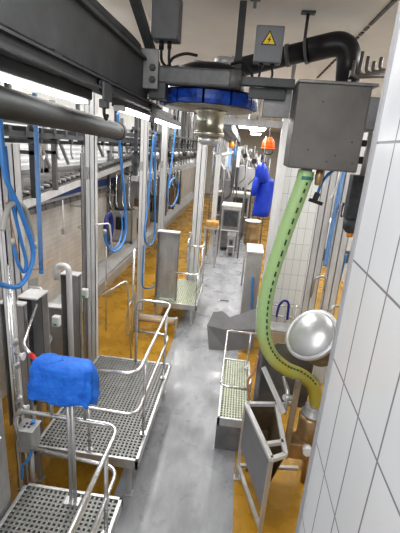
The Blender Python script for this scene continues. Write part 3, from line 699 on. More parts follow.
# dark overhead chain track on left
t = Thing('chain_track', 'dark overhead chain track with cross pieces high on the left', 'track', (-2.6, 4, 3.4))
bm = NB(); box(bm, -2.72, 3.6, 3.5, -2.62, 18, 3.58); box(bm, -2.42, 3.6, 3.36, -2.36, 18, 3.42); box(bm, -2.8, 3.6, 3.28, -2.76, 18, 3.33); t.part('track_profile', bm, DARK)
for k in range(44): t.part('cross_piece', box(NB(), -2.82, 3.8 + k * .32, 3.42, -2.34, 3.86 + k * .32, 3.47), DARK)
for k in range(8): t.part('hanger', box(NB(), -2.6, 4.2 + k * 1.8, 3.58, -2.55, 4.25 + k * 1.8, CE), DARK)
for k in range(30):
    y = 4.5 + k * .42
    t = Thing('shackle_hook', 'small steel shackle hook hanging from the dark chain track', 'hook', (-2.39, y, 3.36), 'shackle hooks on the chain track')
    bm = NB(); tube(bm, fillet([(-2.39, y, 3.36), (-2.39, y, 3.16), (-2.39, y + .05, 3.1), (-2.39, y + .09, 3.16)], .03, 3), .011, 6); t.part('hook', bm, STEELD)
    bm = NB(); box(bm, -2.41, y - .03, 3.3, -2.37, y + .03, 3.366); t.part('runner', bm, DARK)
G3 = 'dark support frames by the left windows'
for k, y in enumerate([5.3, 5.95, 7.6, 9.4, 11.2, 13]):
    t = Thing('track_stand', 'dark upright support frame %s by the left windows' % ['nearest', 'second', 'third', 'fourth', 'fifth', 'last'][k], 'frame', (-2.95, y, 2.6), G3)
    bm = NB(); box(bm, -2.99, y, 2.46 + (y - 4.6) * .079, -2.92, y + .06, 3.9); t.part('upright', bm, DARK if k % 2 == 0 else STEELK)
    bm = NB(); bar(bm, (-2.95, y + .05, 3.5), (-2.95, y + .52, 2.9 + (y - 5) * .06), .04, .04); t.part('strut', bm, STEELD)
    bm = NB(); box(bm, -3.27, y, 3.12, -2.92, y + .05, 3.17) if y < 6 else None; box(bm, -3.27, y, 3.3, -2.92, y + .05, 3.36); t.part('cross_arm', bm, DARK)

t = Thing('gear_gantry', 'dark crowded steel gantry of rails behind the pale posts', 'gantry', (-2.2, 12, CE))
for z in (3.62, 3.22, 2.98, 2.62): t.part('gantry_rail', box(NB(), -2.27, 7.9, z, -2.15, 19, z + (.06 if z > 3 else .1)), DARK if z > 2.7 else STEELD)
for k in range(15): t.part('gantry_upright', box(NB(), -2.25, 8 + k * .75, 2.6, -2.18, 8.06 + k * .75, CE), [DARK, STEELK][k % 2])
for k in range(12): t.part('gantry_motor', cyl(NB(), (-2.15, 8.4 + k * .9, 3.12), (-2.0, 8.4 + k * .9, 3.12), .075, seg=12), [BLACK, STEELD, STEELK][k % 3])
for k in range(26):
    y = 8.2 + k * .4
    t = Thing('hanging_shackle', 'steel shackle with double prongs hung under the dark gantry', 'shackle', (-2.2, y, 2.98), 'shackles under the dark gantry')
    bm = NB(); box(bm, -2.22, y - .05, 2.9, -2.18, y + .05, 2.981); t.part('plate', bm, STEELK)
    bm = NB(); tube(bm, fillet([(-2.19, y - .03, 2.92), (-2.17, y - .05, 2.6), (-2.12, y - .06, 2.55)], .03, 3), .012, 6); t.part('prong', bm, STEEL)
    bm = NB(); tube(bm, fillet([(-2.19, y + .03, 2.92), (-2.17, y + .05, 2.6), (-2.12, y + .06, 2.55)], .03, 3), .012, 6); t.part('prong', bm, STEEL)
# dense machine row further down the left line
def machine(lab, x, y, h, k):
    t = Thing('line_machine', lab, 'machine', (x, y, 0), 'machines along the far left line')
    bm = NB(); box(bm, x - .28, y - .28, .95, x + .28, y + .28, h * .55, .02); t.part('housing', bm, [STEELD, STEELAMB, STEELK][k % 3])
    bm = NB(); lathe(bm, [(.22, h * .55), (.26, h * .58), (.26, h * .75), (.1, h * .82)], (x, y, 0)); t.part('drum', bm, [STEELK, STEELD][k % 2])
    bm = NB()
    for s in (-1, 1): box(bm, x + s * .3 - .02, y - .32, .44 if s < 0 else .9, x + s * .3 + .02, y - .28, h)
    box(bm, x - .3, y - .32, .92, x + .32, y - .28, .96)
    box(bm, x - .34, y - .32, h - .05, x + .34, y - .28, h); box(bm, x - .34, y - .32, h * .85, x + .34, y - .28, h * .85 + .03); t.part('frame', bm, STEELK)
    for q in range(4):
        bm = NB(); xx = x - .24 + q * .16; tube(bm, fillet([(xx, y - .36, h * .84), (xx, y - .38, h * .62), (xx + .06, y - .42, h * .58)], .04, 3), .016, 6); t.part('arm', bm, PIPEM)
    bm = NB(); box(bm, x - .1, y - .36, h * .4, x + .12, y - .3, h * .5, .01); t.part('control_panel', bm, WHITE if k % 2 else BLACK)
ordw = ['nearest', 'second', 'third', 'fourth', 'fifth', 'sixth']
for k in range(6):
    machine('%s steel machine with drum along the far left line' % ordw[k], -2.93, 9.6 + k * 1.5, 3.15 + .1 * (k % 2), k)

# ------------------------------------------------------------------ doorway frame and far scene
t = Thing('steel_portal', 'tall steel portal frame around the far line opening', 'frame', (.6, 6.7, 0))
bm = NB(); box(bm, .56, 6.72, 0, .7, 6.86, 4.02, .006); t.part('upright', bm, STEELV)
bm = NB(); box(bm, -.4, 6.74, 3.78, .56, 6.84, 3.89, .006); t.part('header', bm, STEELD)
bm = NB(); box(bm, -.36, 6.76, 3.89, -.31, 6.82, CE, .004); t.part('hanger', bm, STEELD)
bm = NB(); cyl(bm, (.63, 6.79, 4.0), (.63, 6.79, CE), .03); t.part('hanger', bm, STEELD)

def farlamp(x, y, z, lab):
    t = Thing('ceiling_lamp', lab, 'lamp', (x, y, z), 'far ceiling lamps')
    bm = NB(); box(bm, x - .24, y, z + .02, x + .24, y + 1.4, z + .1, .01); t.part('housing', bm, STEELD)
    bm = NB(); box(bm, x - .22, y + .03, z - .01, x + .22, y + 1.37, z + .02, .005); t.part('diffuser', bm, LAMPF)
    bm = NB()
    for yy in (y + .2, y + 1.2): cyl(bm, (x, yy, z + .1), (x, yy, CE), .012, seg=8)
    t.part('hanger', bm, STEELD)
farlamp(.02, 9.0, 3.93, 'nearer bright ceiling lamp seen through the steel portal')
farlamp(.3, 11.4, 4.0, 'farther bright ceiling lamp above the orange helmet')
farlamp(-.9, 15.5, 4.1, 'distant bright ceiling lamp left of the portal middle')
farlamp(.4, 17.5, 4.1, 'most distant bright ceiling lamp down the hall')

t = Thing('overhead_track', 'grey overhead track receding left inside the portal', 'track', (-.5, 9, 3.7))
bm = NB(); box(bm, -.62, 7.2, 3.66, -.5, 22, 3.78); box(bm, -.42, 6.95, 3.72, -.27, 22, 3.9); t.part('track_profile', bm, mat('blue_grey_paint', (.22, .24, .27), .5, .2, .2, 6))
for k in range(18): t.part('cross_piece', box(NB(), -.64, 7.6 + k * .8, 3.78, -.43, 7.66 + k * .8, 3.83), STEELD)
for k in range(6): t.part('hanger', box(NB(), -.58, 8 + k * 2.4, 3.83, -.53, 8.05 + k * 2.4, CE), STEELD)
for k in range(16):
    y = 8.4 + k * .75
    t = Thing('gambrel_hook', 'steel gambrel hook hanging from the receding overhead track', 'hook', (-.55, y, 3.66), 'gambrel hooks inside the portal')
    bm = NB(); cyl(bm, (-.55, y, 3.3), (-.55, y, 3.667), .012, seg=6); t.part('shank', bm, STEELD)
    bm = NB(); tube(bm, fillet([(-.68, y, 3.24), (-.62, y, 3.3), (-.48, y, 3.3), (-.42, y, 3.24)], .05, 3), .014, 6); t.part('spreader', bm, STEEL)
mats_h = [BLUEP, OFFW, BLUEL, STEELD, BLUEP, STEELV, SLATE]
for k, (x, y, z0, z1) in enumerate([(-.85, 12.6, 2.7, 3.5), (-.55, 12.4, 2.9, 3.6), (-.5, 13.6, 2.8, 3.6), (-.75, 14.2, 2.6, 3.5), (-.35, 14.8, 2.7, 3.5), (-.2, 14.2, 2.8, 3.5), (-.3, 12.7, 2.2, 3.1)]):
    t = Thing('hanging_strip', ['blue strip hanging by narrow channel post', 'pale strip hanging inside the portal', 'light blue strip hanging inside the portal', 'grey strip hanging inside the portal', 'second blue strip hanging deeper in the hall', 'pale narrow strip hanging near far lamp', 'slate grey strip hanging low inside the portal'][k], 'strip', (x, y, z1), 'hanging strips inside the portal')
    bm = NB(); box(bm, x - .06, y, z0, x + .06, y + .02, z1, .005); t.part('strip', bm, mats_h[k])
    bm = NB(); cyl(bm, (x, y + .01, z1), (x, y + .01, 3.75), .008, seg=6); t.part('hanger', bm, STEELD)
t = Thing('beacon', 'small amber lamp hanging among far strips', 'beacon', (-.35, 11.6, 3.5))
bm = NB(); lathe(bm, [(.02, 3.42), (.075, 3.44), (.08, 3.54), (.05, 3.6), (.02, 3.62)], (-.4, 11.6, 0)); t.part('lens', bm, AMBER)
bm = NB(); cyl(bm, (-.4, 11.6, 3.62), (-.4, 11.6, 3.725), .015); t.part('stem', bm, STEELD)

def bench(lab, x0, x1, y0, y1, z, top, shelf=True):
    t = Thing('work_table', lab, 'table', ((x0 + x1) / 2, (y0 + y1) / 2, 0), 'far work tables')
    bm = NB(); box(bm, x0, y0, z - .05, x1, y1, z, .006); t.part('table_top', bm, top)
    bm = NB(); box(bm, x0 + .01, y0 + .01, z - .16, x1 - .01, y1 - .01, z - .05); t.part('apron', bm, STEELD)
    for (x, y) in ((x0 + .04, y0 + .04), (x1 - .04, y0 + .04), (x0 + .04, y1 - .04), (x1 - .04, y1 - .04)):
        bm = NB(); box(bm, x - .025, y - .025, 0, x + .025, y + .025, z - .1); t.part('leg', bm, STEELD)
    bm = NB(); box(bm, x0 + .05, y0 + .03, .12, x1 - .05, y1 - .05, z - .14, .01); t.part('base_cabinet', bm, STEELK)
    bm = NB(); box(bm, x0 + .1, y0 + .022, z * .55, x1 - .1, y0 + .032, z - .2, .003); t.part('front_panel', bm, SLATE)
    if shelf:
        bm = NB(); box(bm, x0 + .03, y0 - .02, z * .45, x1 - .03, y0 + .06, z * .45 + .03); t.part('shelf', bm, STEELV)
bench('white topped table low behind the blue coat', -.58, .1, 13.0, 13.8, 1.6, TRAYM)
bench('longer white topped table deeper behind the first', -1.0, .4, 15.6, 16.4, 1.75, TRAYM)
bench('low steel table at the end of grey aisle', -.28, .0, 12.3, 12.75, .75, STEEL)
bench('farthest steel table across the hall', -1.0, .6, 18.5, 19.5, 1.7, STEELV)
for k in range(5):
    x = -.54 + k * .125
    single('cutting_tray', ['first', 'second', 'third', 'fourth', 'last'][k] + ' cream tray from left on low white table', 'tray', box(box(NB(), x, 13.1, 1.6, x + .11, 13.7, 1.61), x, 13.1, 1.61, x + .11, 13.12, 1.635), TRAYM, (x, 13.4, 1.6), 'cream trays on low white table')
# clutter machines inside the portal
def rig(lab, x, y, z0, z1, k):
    t = Thing('process_rig', lab, 'machine', (x, y, z0), 'rigs inside the portal')
    bm = NB(); box(bm, x - .16, y - .12, z0 + .15, x + .14, y + .12, z0 + .2 + (z1 - z0) * .5, .012); t.part('housing', bm, [STEELD, STEELK, STEEL, SLATE][k % 4])
    bm = NB()
    for s in (-.18, .18): cyl(bm, (x + s, y, 0), (x + s, y, z1), .022, seg=8)
    t.part('frame', bm, STEELK)
    bm = NB(); bar(bm, (x - .2, y - .1, z1 * .97), (x + .2, y - .15, z0 + .8), .05, .05); t.part('arm', bm, STEELV)
    bm = NB(); cyl(bm, (x, y - .2, z1 - .2), (x, y + .1, z1 - .2), .08); t.part('motor', bm, [BLACK, STEEL][k % 2])
    bm = NB(); tube(bm, smooth_path([(x, y - .15, z1 - .25), (x + .1, y - .2, z0 + .6), (x - .1, y - .15, z0 + .3)]), .014, 6); t.part('cable', bm, RUBBER)
for k, (x, y, z0, z1) in enumerate([(.02, 15.0, 1.9, 3.4), (.62, 15.8, 2.0, 3.3), (-.75, 15.1, 1.8, 3.5), (.25, 17.6, 1.5, 3.6), (.6, 14.3, 1.8, 3.4), (-.45, 14.6, 1.3, 2.9), (-.95, 17.2, 1.5, 3.4), (-.2, 16.9, 1.6, 3.6), (.3, 12.2, 2.1, 3.3), (-.75, 12.2, 2.0, 3.4), (.65, 12.9, 1.6, 3.2), (-.15, 20, 1.5, 3.7)]):
    rig('%s rig with slanted arm inside the portal' % ['slim steel', 'dark housed', 'bright steel', 'slate grey', 'right hand', 'low aisle end', 'distant left', 'tall middle', 'close right', 'close left', 'low right', 'most distant'][k], x, y, z0, z1, k)
single('tan_crate', 'tan crate on floor at left of the aisle end', 'crate', box(box(NB(), -.92, 10.9, 1.2, -.54, 11.3, 1.34, .01), -.9, 10.92, 1.34, -.56, 11.28, 1.36), TAN, (-.74, 11.1, 1.2))
t = Thing('steel_stand', 'steel stand under the tan crate', 'stand', (-.74, 11.1, 0))
bm = NB(); box(bm, -.94, 10.88, 1.15, -.52, 11.32, 1.2, .004); t.part('top', bm, STEEL)
for (x, y) in ((-.91, 10.9), (-.55, 10.9), (-.91, 11.29), (-.55, 11.29)):
    bm = NB(); box(bm, x - .02, y - .02, 0, x + .02, y + .02, 1.15); t.part('leg', bm, STEELD)

# blue hooded coat hanging
t = Thing('hooded_coat', 'bright blue hooded coat hanging beside the steel portal upright', 'coat', (.42, 8.3, 2.1))
def body(bm, prof, seg=24, wob=.09):
    rings = []
    for (x, y, z, rx, ry, ph) in prof:
        rings.append([bm.verts.new((x + rx * math.cos(a) * (1 + wob * math.sin(6 * a + ph)), y + ry * math.sin(a) * (1 + wob * math.cos(5 * a + ph)), z)) for a in [2 * math.pi * k / seg for k in range(seg)]])
    for A, B in zip(rings, rings[1:]):
        for k in range(seg):
            f = bm.faces.new((A[k], A[(k + 1) % seg], B[(k + 1) % seg], B[k])); f.smooth = True
    bm.faces.new(list(reversed(rings[0]))); bm.faces.new(rings[-1]); return bm
bm = NB(); body(bm, [(.47, 8.3, 2.08, .17, .12, 0), (.48, 8.3, 2.2, .175, .12, .6), (.49, 8.3, 2.4, .165, .12, 1.1), (.53, 8.3, 2.62, .165, .115, 1.6), (.54, 8.3, 2.74, .165, .11, 2), (.53, 8.3, 2.82, .15, .1, 2.3), (.5, 8.3, 2.88, .1, .08, 2.5)]); t.part('coat_body', bm, BLUEK)
bm = NB(); body(bm, [(.44, 8.28, 2.78, .14, .1, 0), (.41, 8.27, 2.9, .15, .11, .5), (.39, 8.27, 3.02, .13, .11, 1), (.38, 8.28, 3.12, .09, .09, 1.5), (.39, 8.3, 3.18, .035, .04, 2)], wob=.04); t.part('hood', bm, BLUEK)
bm = NB(); body(bm, [(.27, 8.22, 2.5, .05, .05, 0), (.28, 8.22, 2.6, .065, .06, 1), (.31, 8.24, 2.8, .075, .065, 2), (.37, 8.27, 2.98, .06, .06, 3)]); t.part('sleeve', bm, BLUEK)
bm = NB(); cyl(bm, (.39, 8.25, 3.17), (.39, 8.25, 3.7), .008, seg=8); t.part('hanger_rod', bm, STEELD)
# orange helmet hanging above
t = Thing('safety_helmet', 'orange safety helmet hanging high inside the portal', 'helmet', (.47, 8.5, 3.5))
bm = NB(); lathe(bm, [(.13, 3.47), (.135, 3.52), (.125, 3.6), (.09, 3.66), (.03, 3.69)], (.47, 8.5, 0)); 
for a in (-.05, 0, .05): tube(bm, [(.47 + a, 8.5 + .125 * math.cos(q), 3.56 + .13 * math.sin(q)) for q in [i * math.pi / 10 for i in range(11)]], .012, 6)
t.part('shell', bm, ORANGE)
bm = NB(); lathe(bm, [(.135, 3.46), (.155, 3.465), (.155, 3.475), (.13, 3.48)], (.47, 8.49, 0)); box(bm, .36, 8.3, 3.455, .58, 8.4, 3.47, .005); t.part('brim', bm, ORANGE)
bm = NB(); tube(bm, smooth_path([(.35, 8.46, 3.47), (.42, 8.43, 3.36), (.55, 8.44, 3.36), (.59, 8.46, 3.47)]), .01, 6); t.part('strap', bm, BLACK)
bm = NB(); cyl(bm, (.47, 8.5, 3.68), (.47, 8.5, 4.1), .008, seg=6); t.part('hook', bm, STEELD)

# drum near the aisle end
t = Thing('steel_drum', 'amber tinted steel drum on a stand below the blue coat', 'drum', (.36, 9.5, 1.15))
bm = NB(); lathe(bm, [(.17, 1.16), (.185, 1.18), (.18, 1.3), (.188, 1.32), (.18, 1.34), (.18, 1.6), (.188, 1.62), (.18, 1.64), (.185, 1.72), (.19, 1.74), (.16, 1.75)], (.38, 9.5, 0)); t.part('drum_body', bm, STEELAMB)
bm = NB(); lathe(bm, [(.2, 1.74), (.2, 1.765), (.05, 1.775)], (.38, 9.5, 0)); t.part('lid', bm, WHITE)
for a in range(3):
    q = 2 * math.pi * a / 3 + .3; bm = NB(); cyl(bm, (.38 + .15 * math.cos(q), 9.5 + .15 * math.sin(q), 0), (.38 + .15 * math.cos(q), 9.5 + .15 * math.sin(q), 1.17), .022, seg=10); t.part('leg', bm, STEELD)

# steel bin beside aisle
t = Thing('waste_bin', 'upright steel bin with light top beside the aisle', 'bin', (.45, 7.3, 0))
bm = NB(); box(bm, .25, 7.1, .1, .54, 7.6, 1.56, .01); t.part('bin_body', bm, STEELD)
bm = NB(); box(bm, .235, 7.08, 1.56, .555, 7.75, 1.59, .006); t.part('lid', bm, STEELV)
bm = NB()
for (x, y) in ((.29, 7.12), (.54, 7.12), (.29, 7.58), (.54, 7.58)): box(bm, x - .02, y - .02, 0, x + .02, y + .02, .1)
t.part('foot', bm, STEELK)
bm = NB(); cyl(bm, (.56, 7.12, 1.1), (.66, 7.11, 1.1), .04); t.part('spigot', bm, WHITE)
hose('short blue hose hanging on front of steel bin', [(.4, 7.06, 1.1), (.41, 7.05, .9), (.43, 7.05, .7), (.44, 7.06, .5), (.48, 7.06, .35)], .02, BLUEP)

# grey folded chute
t = Thing('folded_chute', 'dark grey folded sheet chute beside the narrow right platform', 'chute', (0, 5.6, 0))
bm = NB()
P = {'a': (-.35, 6.25, .36), 'b': (-.27, 6.55, .5), 'c': (-.1, 6.5, .56), 'd': (.04, 6.4, .5), 'e': (.5, 6.55, .66), 'f': (.5, 6.2, .42), 'g': (.03, 6.2, .34), 'h': (.06, 6.08, .01), 'i': (-.27, 6.04, .01), 'j': (.5, 6.1, .1)}
vs = {k: bm.verts.new(v) for k, v in P.items()}
for f in ('abcg', 'cdg', 'defg', 'aghi', 'gfj', 'gjh'): bm.faces.new([vs[k] for k in f])
bmesh.ops.recalc_face_normals(bm, faces=bm.faces)
bmesh.ops.solidify(bm, geom=list(bm.faces), thickness=.015); t.part('chute_sheet', bm, GREYSH)
bm = NB(); box(bm, .42, 6.12, 0, .46, 6.16, .12); box(bm, .42, 6.5, 0, .46, 6.54, .6); t.part('leg', bm, STEELK)

# ------------------------------------------------------------------ right-hand group
# green hose
HP = [(.53, 3.42, 3.27), (.515, 3.41, 3.15), (.43, 3.4, 2.75), (.355, 3.4, 2.3), (.335, 3.4, 2.0), (.37, 3.4, 1.7), (.47, 3.4, 1.5), (.62, 3.41, 1.38), (.78, 3.42, 1.32), (.9, 3.42, 1.23), (.965, 3.42, 1.08), (.98, 3.42, .95)]
path = smooth_path(HP, 14)
dense = []
for a, b in zip(path, path[1:]):
    dense += [a, a.lerp(b, .5)]
dense.append(path[-1])
t = Thing('suction_hose', 'fat pale green ribbed hose curving down from tank to pump', 'hose', (.53, 3.42, 3.27))
bm = NB(); tube(bm, dense, [.0655 + (.004 if i % 2 else 0) for i in range(len(dense))], 20); t.part('hose_body', bm, HOSEG)
bm = NB()
for i in range(24, 250, 6):
    if i + 3 >= len(dense): break
    a, b = dense[i], dense[i + 3]; tg = (b - a).normalized(); out = (V((0, 0, 3.4)) - a); out -= tg * out.dot(tg); out.normalize()
    side = tg.cross(out).normalized(); o = (out * .9 - side * .43).normalized() * .0695
    tube(bm, [a + o, b + o], .008, 6)
t.part('printed_dash', bm, mat('dark_green_print', (.03, .09, .05), .5))
bm = NB(); tube(bm, [(.53, 3.42, 3.235), (.525, 3.42, 3.2)], .07, 20); cyl(bm, (.57, 3.35, 3.215), (.49, 3.35, 3.215), .014); t.part('hose_clamp', bm, TEAL)

single('outlet_fitting', 'brown valve fitting under the tank beside hose top', 'valve', lathe(NB(), [(.02, 3.16), (.03, 3.17), (.035, 3.24), (.03, 3.29)], (.64, 3.4, 0), seg=14), STEELAMB, (.64, 3.4, 3.2))
t = hose('short blue hose with black spray nozzle under the tank', [(.78, 3.5, 3.3), (.73, 3.5, 3.25), (.69, 3.5, 3.18), (.67, 3.5, 3.09)], .013, BLUEP, ends=False)
bm = NB(); bar(bm, (.67, 3.5, 3.09), (.645, 3.48, 3.01), .035, .035); bar(bm, (.6, 3.48, 3.03), (.72, 3.48, 3.0), .03, .03); t.part('nozzle', bm, BLACK)
hose('pale blue tube hanging between the right steel columns', [(1.33, 5.46, 3.35), (1.32, 5.46, 2.9), (1.312, 5.46, 2.3), (1.31, 5.46, 1.9)], .03, BLUEL, ends=False)

# hopper stand
t = Thing('hopper_stand', 'open topped steel hopper on a tall square frame stand', 'hopper', (.5, 3.1, 0))
zt = .95
c = [(.275, 3.36), (.585, 3.42), (.61, 2.74), (.485, 2.665)]   # far-left, far-right, near-right, near-left
bm = NB()
for i in range(4):
    a, b = c[i], c[(i + 1) % 4]; bar(bm, (a[0], a[1], zt), (b[0], b[1], zt), .04, .035)
bar(bm, (.45, 2.83, zt), (.605, 2.89, zt), .035, .035); t.part('rim', bm, mat('bright_rim_steel', (.74, .74, .74), .35, .4, .1, 10))
bm = NB(); sheet(bm, [(c[0][0], c[0][1], zt), (c[3][0], c[3][1], zt), (c[3][0], c[3][1], .36), (c[0][0], c[0][1], .42)], .008); t.part('side_panel', bm, mat('grey_side_sheet', (.3, .3, .31), .45, .5, .15, 4))
bm = NB(); sheet(bm, [(c[1][0], c[1][1], zt), (c[2][0], c[2][1], zt), (c[2][0] - .08, c[2][1] + .04, .6), (c[1][0] - .05, c[1][1], .6)], .008); sheet(bm, [(c[0][0], c[0][1], zt), (c[1][0], c[1][1], zt), (c[1][0] - .05, c[1][1], .6), (c[0][0], c[0][1], .6)], .008)
sheet(bm, [(.45, 2.82, zt), (.605, 2.89, zt), (.58, 2.9, .6), (.44, 2.82, .6)], .008); sheet(bm, [(c[0][0], c[0][1], .62), (c[1][0] - .05, c[1][1], .62), (.58, 2.88, .62), (.44, 2.8, .62)], .008); t.part('hopper_liner', bm, mat('amber_brown_liner', (.22, .17, .11), .45, .35, .3, 5))
for (x, y) in (c[0], c[3], c[1]):
    bm = NB(); box(bm, x - .018, y - .018, 0, x + .018, y + .018, zt - .01); box(bm, x - .035, y - .035, 0, x + .035, y + .035, .01); t.part('leg', bm, STEEL)
bm = NB(); bar(bm, (c[0][0], c[0][1], .17), (c[3][0], c[3][1], .17), .035, .035); bar(bm, (c[0][0], c[0][1], .17), (.92, 3.44, .17), .035, .035); t.part('cross_rail', bm, STEEL)

# machine stand behind hopper: posts, struts, pump
t = Thing('pump_stand', 'leaning steel frame posts holding pump beneath the dome lid', 'frame', (.6, 3.5, 0))
bm = NB(); bar(bm, (.395, 3.5, 0), (.36, 3.5, 1.75), .045, .045); t.part('upright', bm, STEELK)
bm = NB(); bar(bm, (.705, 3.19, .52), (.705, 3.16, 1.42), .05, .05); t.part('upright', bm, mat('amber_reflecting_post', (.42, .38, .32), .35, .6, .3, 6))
bm = NB(); bar(bm, (.4, 3.4, 1.37), (.63, 3.2, 1.02), .035, .035); bar(bm, (.6, 3.3, 1.02), (.78, 3.5, .96), .035, .035); t.part('strut', bm, STEELV)
bm = NB(); sheet(bm, [(.4, 3.7, .75), (.95, 3.7, .75), (.95, 3.7, 1.5), (.55, 3.7, 1.5), (.4, 3.7, 1.35)], .01); t.part('back_sheet', bm, STEELK)
bm = NB(); bar(bm, (1.03, 3.66, 0), (1.03, 3.66, 1.75), .045, .045); t.part('upright', bm, STEELD)
bm = NB(); tube(bm, fillet([(.62, 3.45, 1.26), (.66, 3.3, 1.18), (.64, 3.25, .98)], .05), .022); tube(bm, [(.62, 3.25, 1.16), (.74, 3.32, 1.12)], .03); t.part('pipework', bm, STEEL)

t = Thing('pump', 'steel pump with amber reflection coloured into its housing at end of green hose', 'pump', (.95, 3.4, 0))
bm = NB(); lathe(bm, [(.09, .55), (.125, .57), (.125, .88), (.1, .9)], (.95, 3.4, 0)); t.part('pump_housing', bm, STEELAMB)
bm = NB(); lathe(bm, [(.1, .9), (.12, .905), (.12, .925), (.085, .935), (.09, 1.0), (.08, 1.01)], (.96, 3.41, 0)); t.part('flange', bm, STEELD)
bm = NB(); lathe(bm, [(.05, 1.2), (.065, 1.25), (.065, 1.5), (.04, 1.56)], (.99, 3.53, 0)); t.part('bottle_filter', bm, STEELV)
bm = NB(); box(bm, .72, 3.22, .48, .93, 3.42, .66, .015); t.part('motor_box', bm, STEELAMB)
bm = NB(); cyl(bm, (.9, 3.2, .66), (.9, 3.13, .66), .045); t.part('white_knob', bm, WHITE)
bm = NB(); cyl(bm, (1.0, 3.45, 0), (.97, 3.42, .56), .03); t.part('pedestal', bm, STEELAMB)
bm = NB(); tube(bm, smooth_path([(.34, 3.46, 1.45), (.32, 3.42, 1.3), (.27, 3.4, 1.2), (.29, 3.4, 1.05), (.31, 3.42, .97)]), .014, 8)
single('copper_cable', 'copper coloured cable hanging beside the narrow right platform', 'cable', bm, COPPER, (.3, 3.4, 1.4))

# dome lid
ax = V((-.62, -.44, .69)).normalized(); ctr = V((.78, 3.3, 1.83))
t = Thing('dome_lid', 'round domed aluminium lid tilted open beside the tiled wall', 'lid', tuple(ctr))
bm = NB(); lathe(bm, [(.25, -.03), (.258, -.01), (.258, .012), (.245, .02), (.225, .014)], ctr, ax, 48); t.part('rim', bm, DOME)
bm = NB(); lathe(bm, [(.23, .01), (.215, .03), (.19, .055), (.15, .08), (.1, .1), (.05, .11), (.003, .113)], ctr, ax, 48); t.part('dome', bm, DOME)
bm = NB(); lathe(bm, [(.14, -.3), (.19, -.28), (.2, -.02)], ctr, ax, 32); t.part('kettle_body', bm, STEELK)
bm = NB(); tube(bm, fillet([tuple(ctr + V((.12, .0, .24))), tuple(ctr + V((.16, .02, .3))), tuple(ctr + V((.24, .05, .28)))], .03), .012); t.part('hinge', bm, STEEL)
bm = NB(); bar(bm, tuple(ctr - ax * .25 + V((0, 0, -.05))), (1.01, 3.62, 1.6), .05, .05); t.part('support_arm', bm, STEELK)

# rack rail with dark blue loop before tiled partition
t = Thing('wire_rack', 'thin steel rail rack low before the white tiled partition', 'rack', (.95, 6.6, 0))
bm = NB()
for z in (.55, .75): cyl(bm, (.72, 6.62, z), (1.38, 6.62, z), .012, seg=8)
for x in (.74, .9, 1.06, 1.22, 1.36): cyl(bm, (x, 6.62, 0), (x, 6.62, .8), .01, seg=8)
t.part('rails', bm, PIPEM)
hose('dark blue hose bent in an arch over the wire rack', [(.88, 6.56, .55), (.9, 6.55, .78), (.98, 6.55, .88), (1.06, 6.55, .82), (1.08, 6.56, .52)], .022, BLUED, ends=False)
bench2 = Thing('low_cabinet', 'low steel cabinet standing before the tiled partition', 'cabinet', (1.0, 6.3, 0))
bm = NB(); box(bm, .76, 6.1, .1, 1.4, 6.45, .5, .01); bench2.part('carcass', bm, STEELD)
bm = NB(); box(bm, .78, 6.09, .14, 1.06, 6.1, .46); bench2.part('door', bm, STEEL)
bm = NB(); box(bm, 1.1, 6.09, .14, 1.38, 6.1, .46); bench2.part('door', bm, STEEL)
bm = NB(); box(bm, .8, 6.14, 0, 1.36, 6.4, .1); bench2.part('plinth', bm, STEELK)

# right columns
post('line_post', 'pale leaning column before the right edge of tiled partition', 1.17, 5.5, .18, .12, CE - .9, STEELV, G)
t = post('line_post', 'white column with tap loop beside the near tiled wall', 1.46, 5.5, .19, .12, CE - .9, STEELV, G)
t = Thing('wall_tap', 'curved tap tube on the column in front of yellow floor', 'tap', (1.28, 5.4, 1.6))
bm = NB(); tube(bm, fillet([(1.18, 5.42, 1.42), (1.18, 5.36, 1.75), (1.33, 5.36, 1.78), (1.34, 5.36, 1.55)], .07), .016); t.part('tap_tube', bm, STEEL)
t = Thing('motor_cover', 'slate grey hooded motor casing hanging beside near tiled wall', 'motor', (1.15, 4.0, 2.7))
bm = NB(); box(bm, 1.06, 3.93, 2.82, 1.25, 4.07, 3.25, .012); lathe(bm, [(.05, 2.68), (.085, 2.72), (.09, 2.82)], (1.15, 4.0, 0), seg=20); t.part('casing', bm, SLATE)
bm = NB(); cyl(bm, (1.165, 4.0, 3.23), (1.17, 4.0, 3.7), .03); t.part('stem', bm, STEELD)
bm = NB(); lathe(bm, [(.03, 0), (.035, .05)], (1.15, 4.0, 2.635)); t.part('yellow_tip', bm, AMBER)
t = Thing('cable_socket', 'black socket box with looped white cables on right column', 'socket', (1.33, 5.0, 2.75))
bm = NB(); box(bm, 1.29, 5.0, 2.68, 1.36, 5.06, 2.86, .008); t.part('case', bm, BLACK)
bm = NB(); tube(bm, smooth_path([(1.38, 5.0, 3.2), (1.33, 4.99, 2.95), (1.3, 4.98, 2.75), (1.33, 4.98, 2.68), (1.37, 4.98, 2.8), (1.4, 5.0, 3.1)]), .011, 8); tube(bm, smooth_path([(1.2, 5.0, 3.3), (1.16, 5.0, 3.0), (1.12, 5.0, 2.9)]), .012, 8); t.part('cable', bm, WHITE)
bm = NB(); box(bm, 1.345, 5.06, 2.72, 1.375, 5.45, 2.8); t.part('bracket', bm, STEELD)
t = Thing('side_unit', 'white cabinet with grey band between right columns', 'cabinet', (1.9, 7.6, 0))
bm = NB(); box(bm, 1.62, 7.6, 1.3, 2.5, 8.1, 2.2, .02); t.part('carcass', bm, WHITE)
bm = NB(); box(bm, 1.61, 7.58, 1.42, 2.51, 7.6, 1.66); t.part('band', bm, GREYBOX)
for x in (1.66, 2.44):
    for y in (7.64, 8.04):
        bm = NB(); box(bm, x - .025, y - .025, 0, x + .025, y + .025, 1.3); t.part('leg', bm, STEELD)
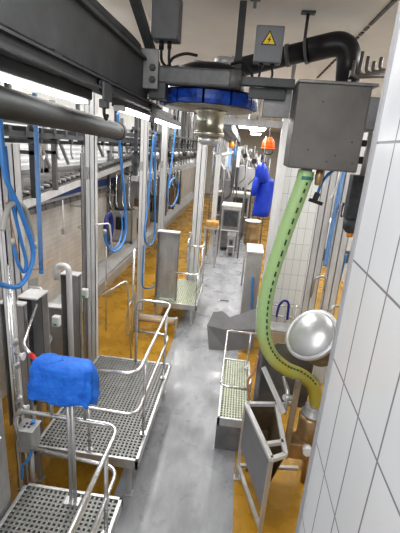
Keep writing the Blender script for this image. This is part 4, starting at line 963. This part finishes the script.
hose('blue hose hanging low behind white column at the wall edge', [(1.7, 5.9, 2.0), (1.68, 5.9, 1.7), (1.66, 5.9, 1.4), (1.62, 5.9, 1.2)], .018, BLUEP)

# ------------------------------------------------------------------ light
def area(name, loc, sx, sy, e, rot=(0, 0, 0), col=(1, .98, .95)):
    L = bpy.data.lights.new(name, 'AREA'); L.shape = 'RECTANGLE'; L.size = sx; L.size_y = sy; L.energy = e; L.color = col
    o = bpy.data.objects.new(name, L); COL.objects.link(o); o.location = loc; o.rotation_euler = rot; return o
area('fill_light', (-.2, .8, 4.7), 1.6, 1.6, 60)  # added fill above the camera, out of view, no fixture modelled
for k, y in enumerate((5.2, 8.5, 12, 16)):  # added fills along both sides, hidden from view, without fixtures
    area('fill_light', (-1.9, y, 4.7), .5, 2.2, 75)
    area('fill_light', (2.1, y, 4.7), .5, 2.2, 60)
area('fill_light', (-.1, 5.2, 3.9), .3, 1.6, 16); area('fill_light', (-.1, 8.6, 4.1), .4, 1.6, 40); area('fill_light', (-.1, 12, 4.0), .5, 2.5, 60); area('fill_light', (-.1, 17, 4.2), .8, 4, 75); area('fill_light', (-.1, 24, 4.4), 3, 4, 160)  # added fills down the aisle, brightening the dark far hall
area('fill_light', (-1.2, -.7, 3.9), 2.4, 1.4, 45, (math.radians(75), 0, 0))  # added fill behind the camera, lifting the faces turned towards it
w = bpy.data.worlds.new('hall_ambient'); S.world = w; w.use_nodes = True
w.node_tree.nodes['Background'].inputs[0].default_value = (.9, .93, 1, 1); w.node_tree.nodes['Background'].inputs[1].default_value = .54

# ------------------------------------------------------------------ camera
cam = bpy.data.cameras.new('camera'); cam.sensor_width = 36; cam.lens = 384.5 * 36 / 533; cam.clip_start = .02
co = bpy.data.objects.new('camera', cam); COL.objects.link(co)
R3 = Matrix(((0.9910787265389537, -0.10277853460403963, 0.08485004788786031), (0.11129138715581166, 0.28792091302688094, -0.9511654824407278), (0.07332929119295507, 0.952122954594843, 0.2967906575125392)))
M4 = R3.to_4x4(); M4.translation = (0, 0, 3.4); co.matrix_world = M4
S.camera = co
S.view_settings.view_transform = 'Standard'; S.view_settings.look = 'Medium High Contrast'; S.view_settings.exposure = 0
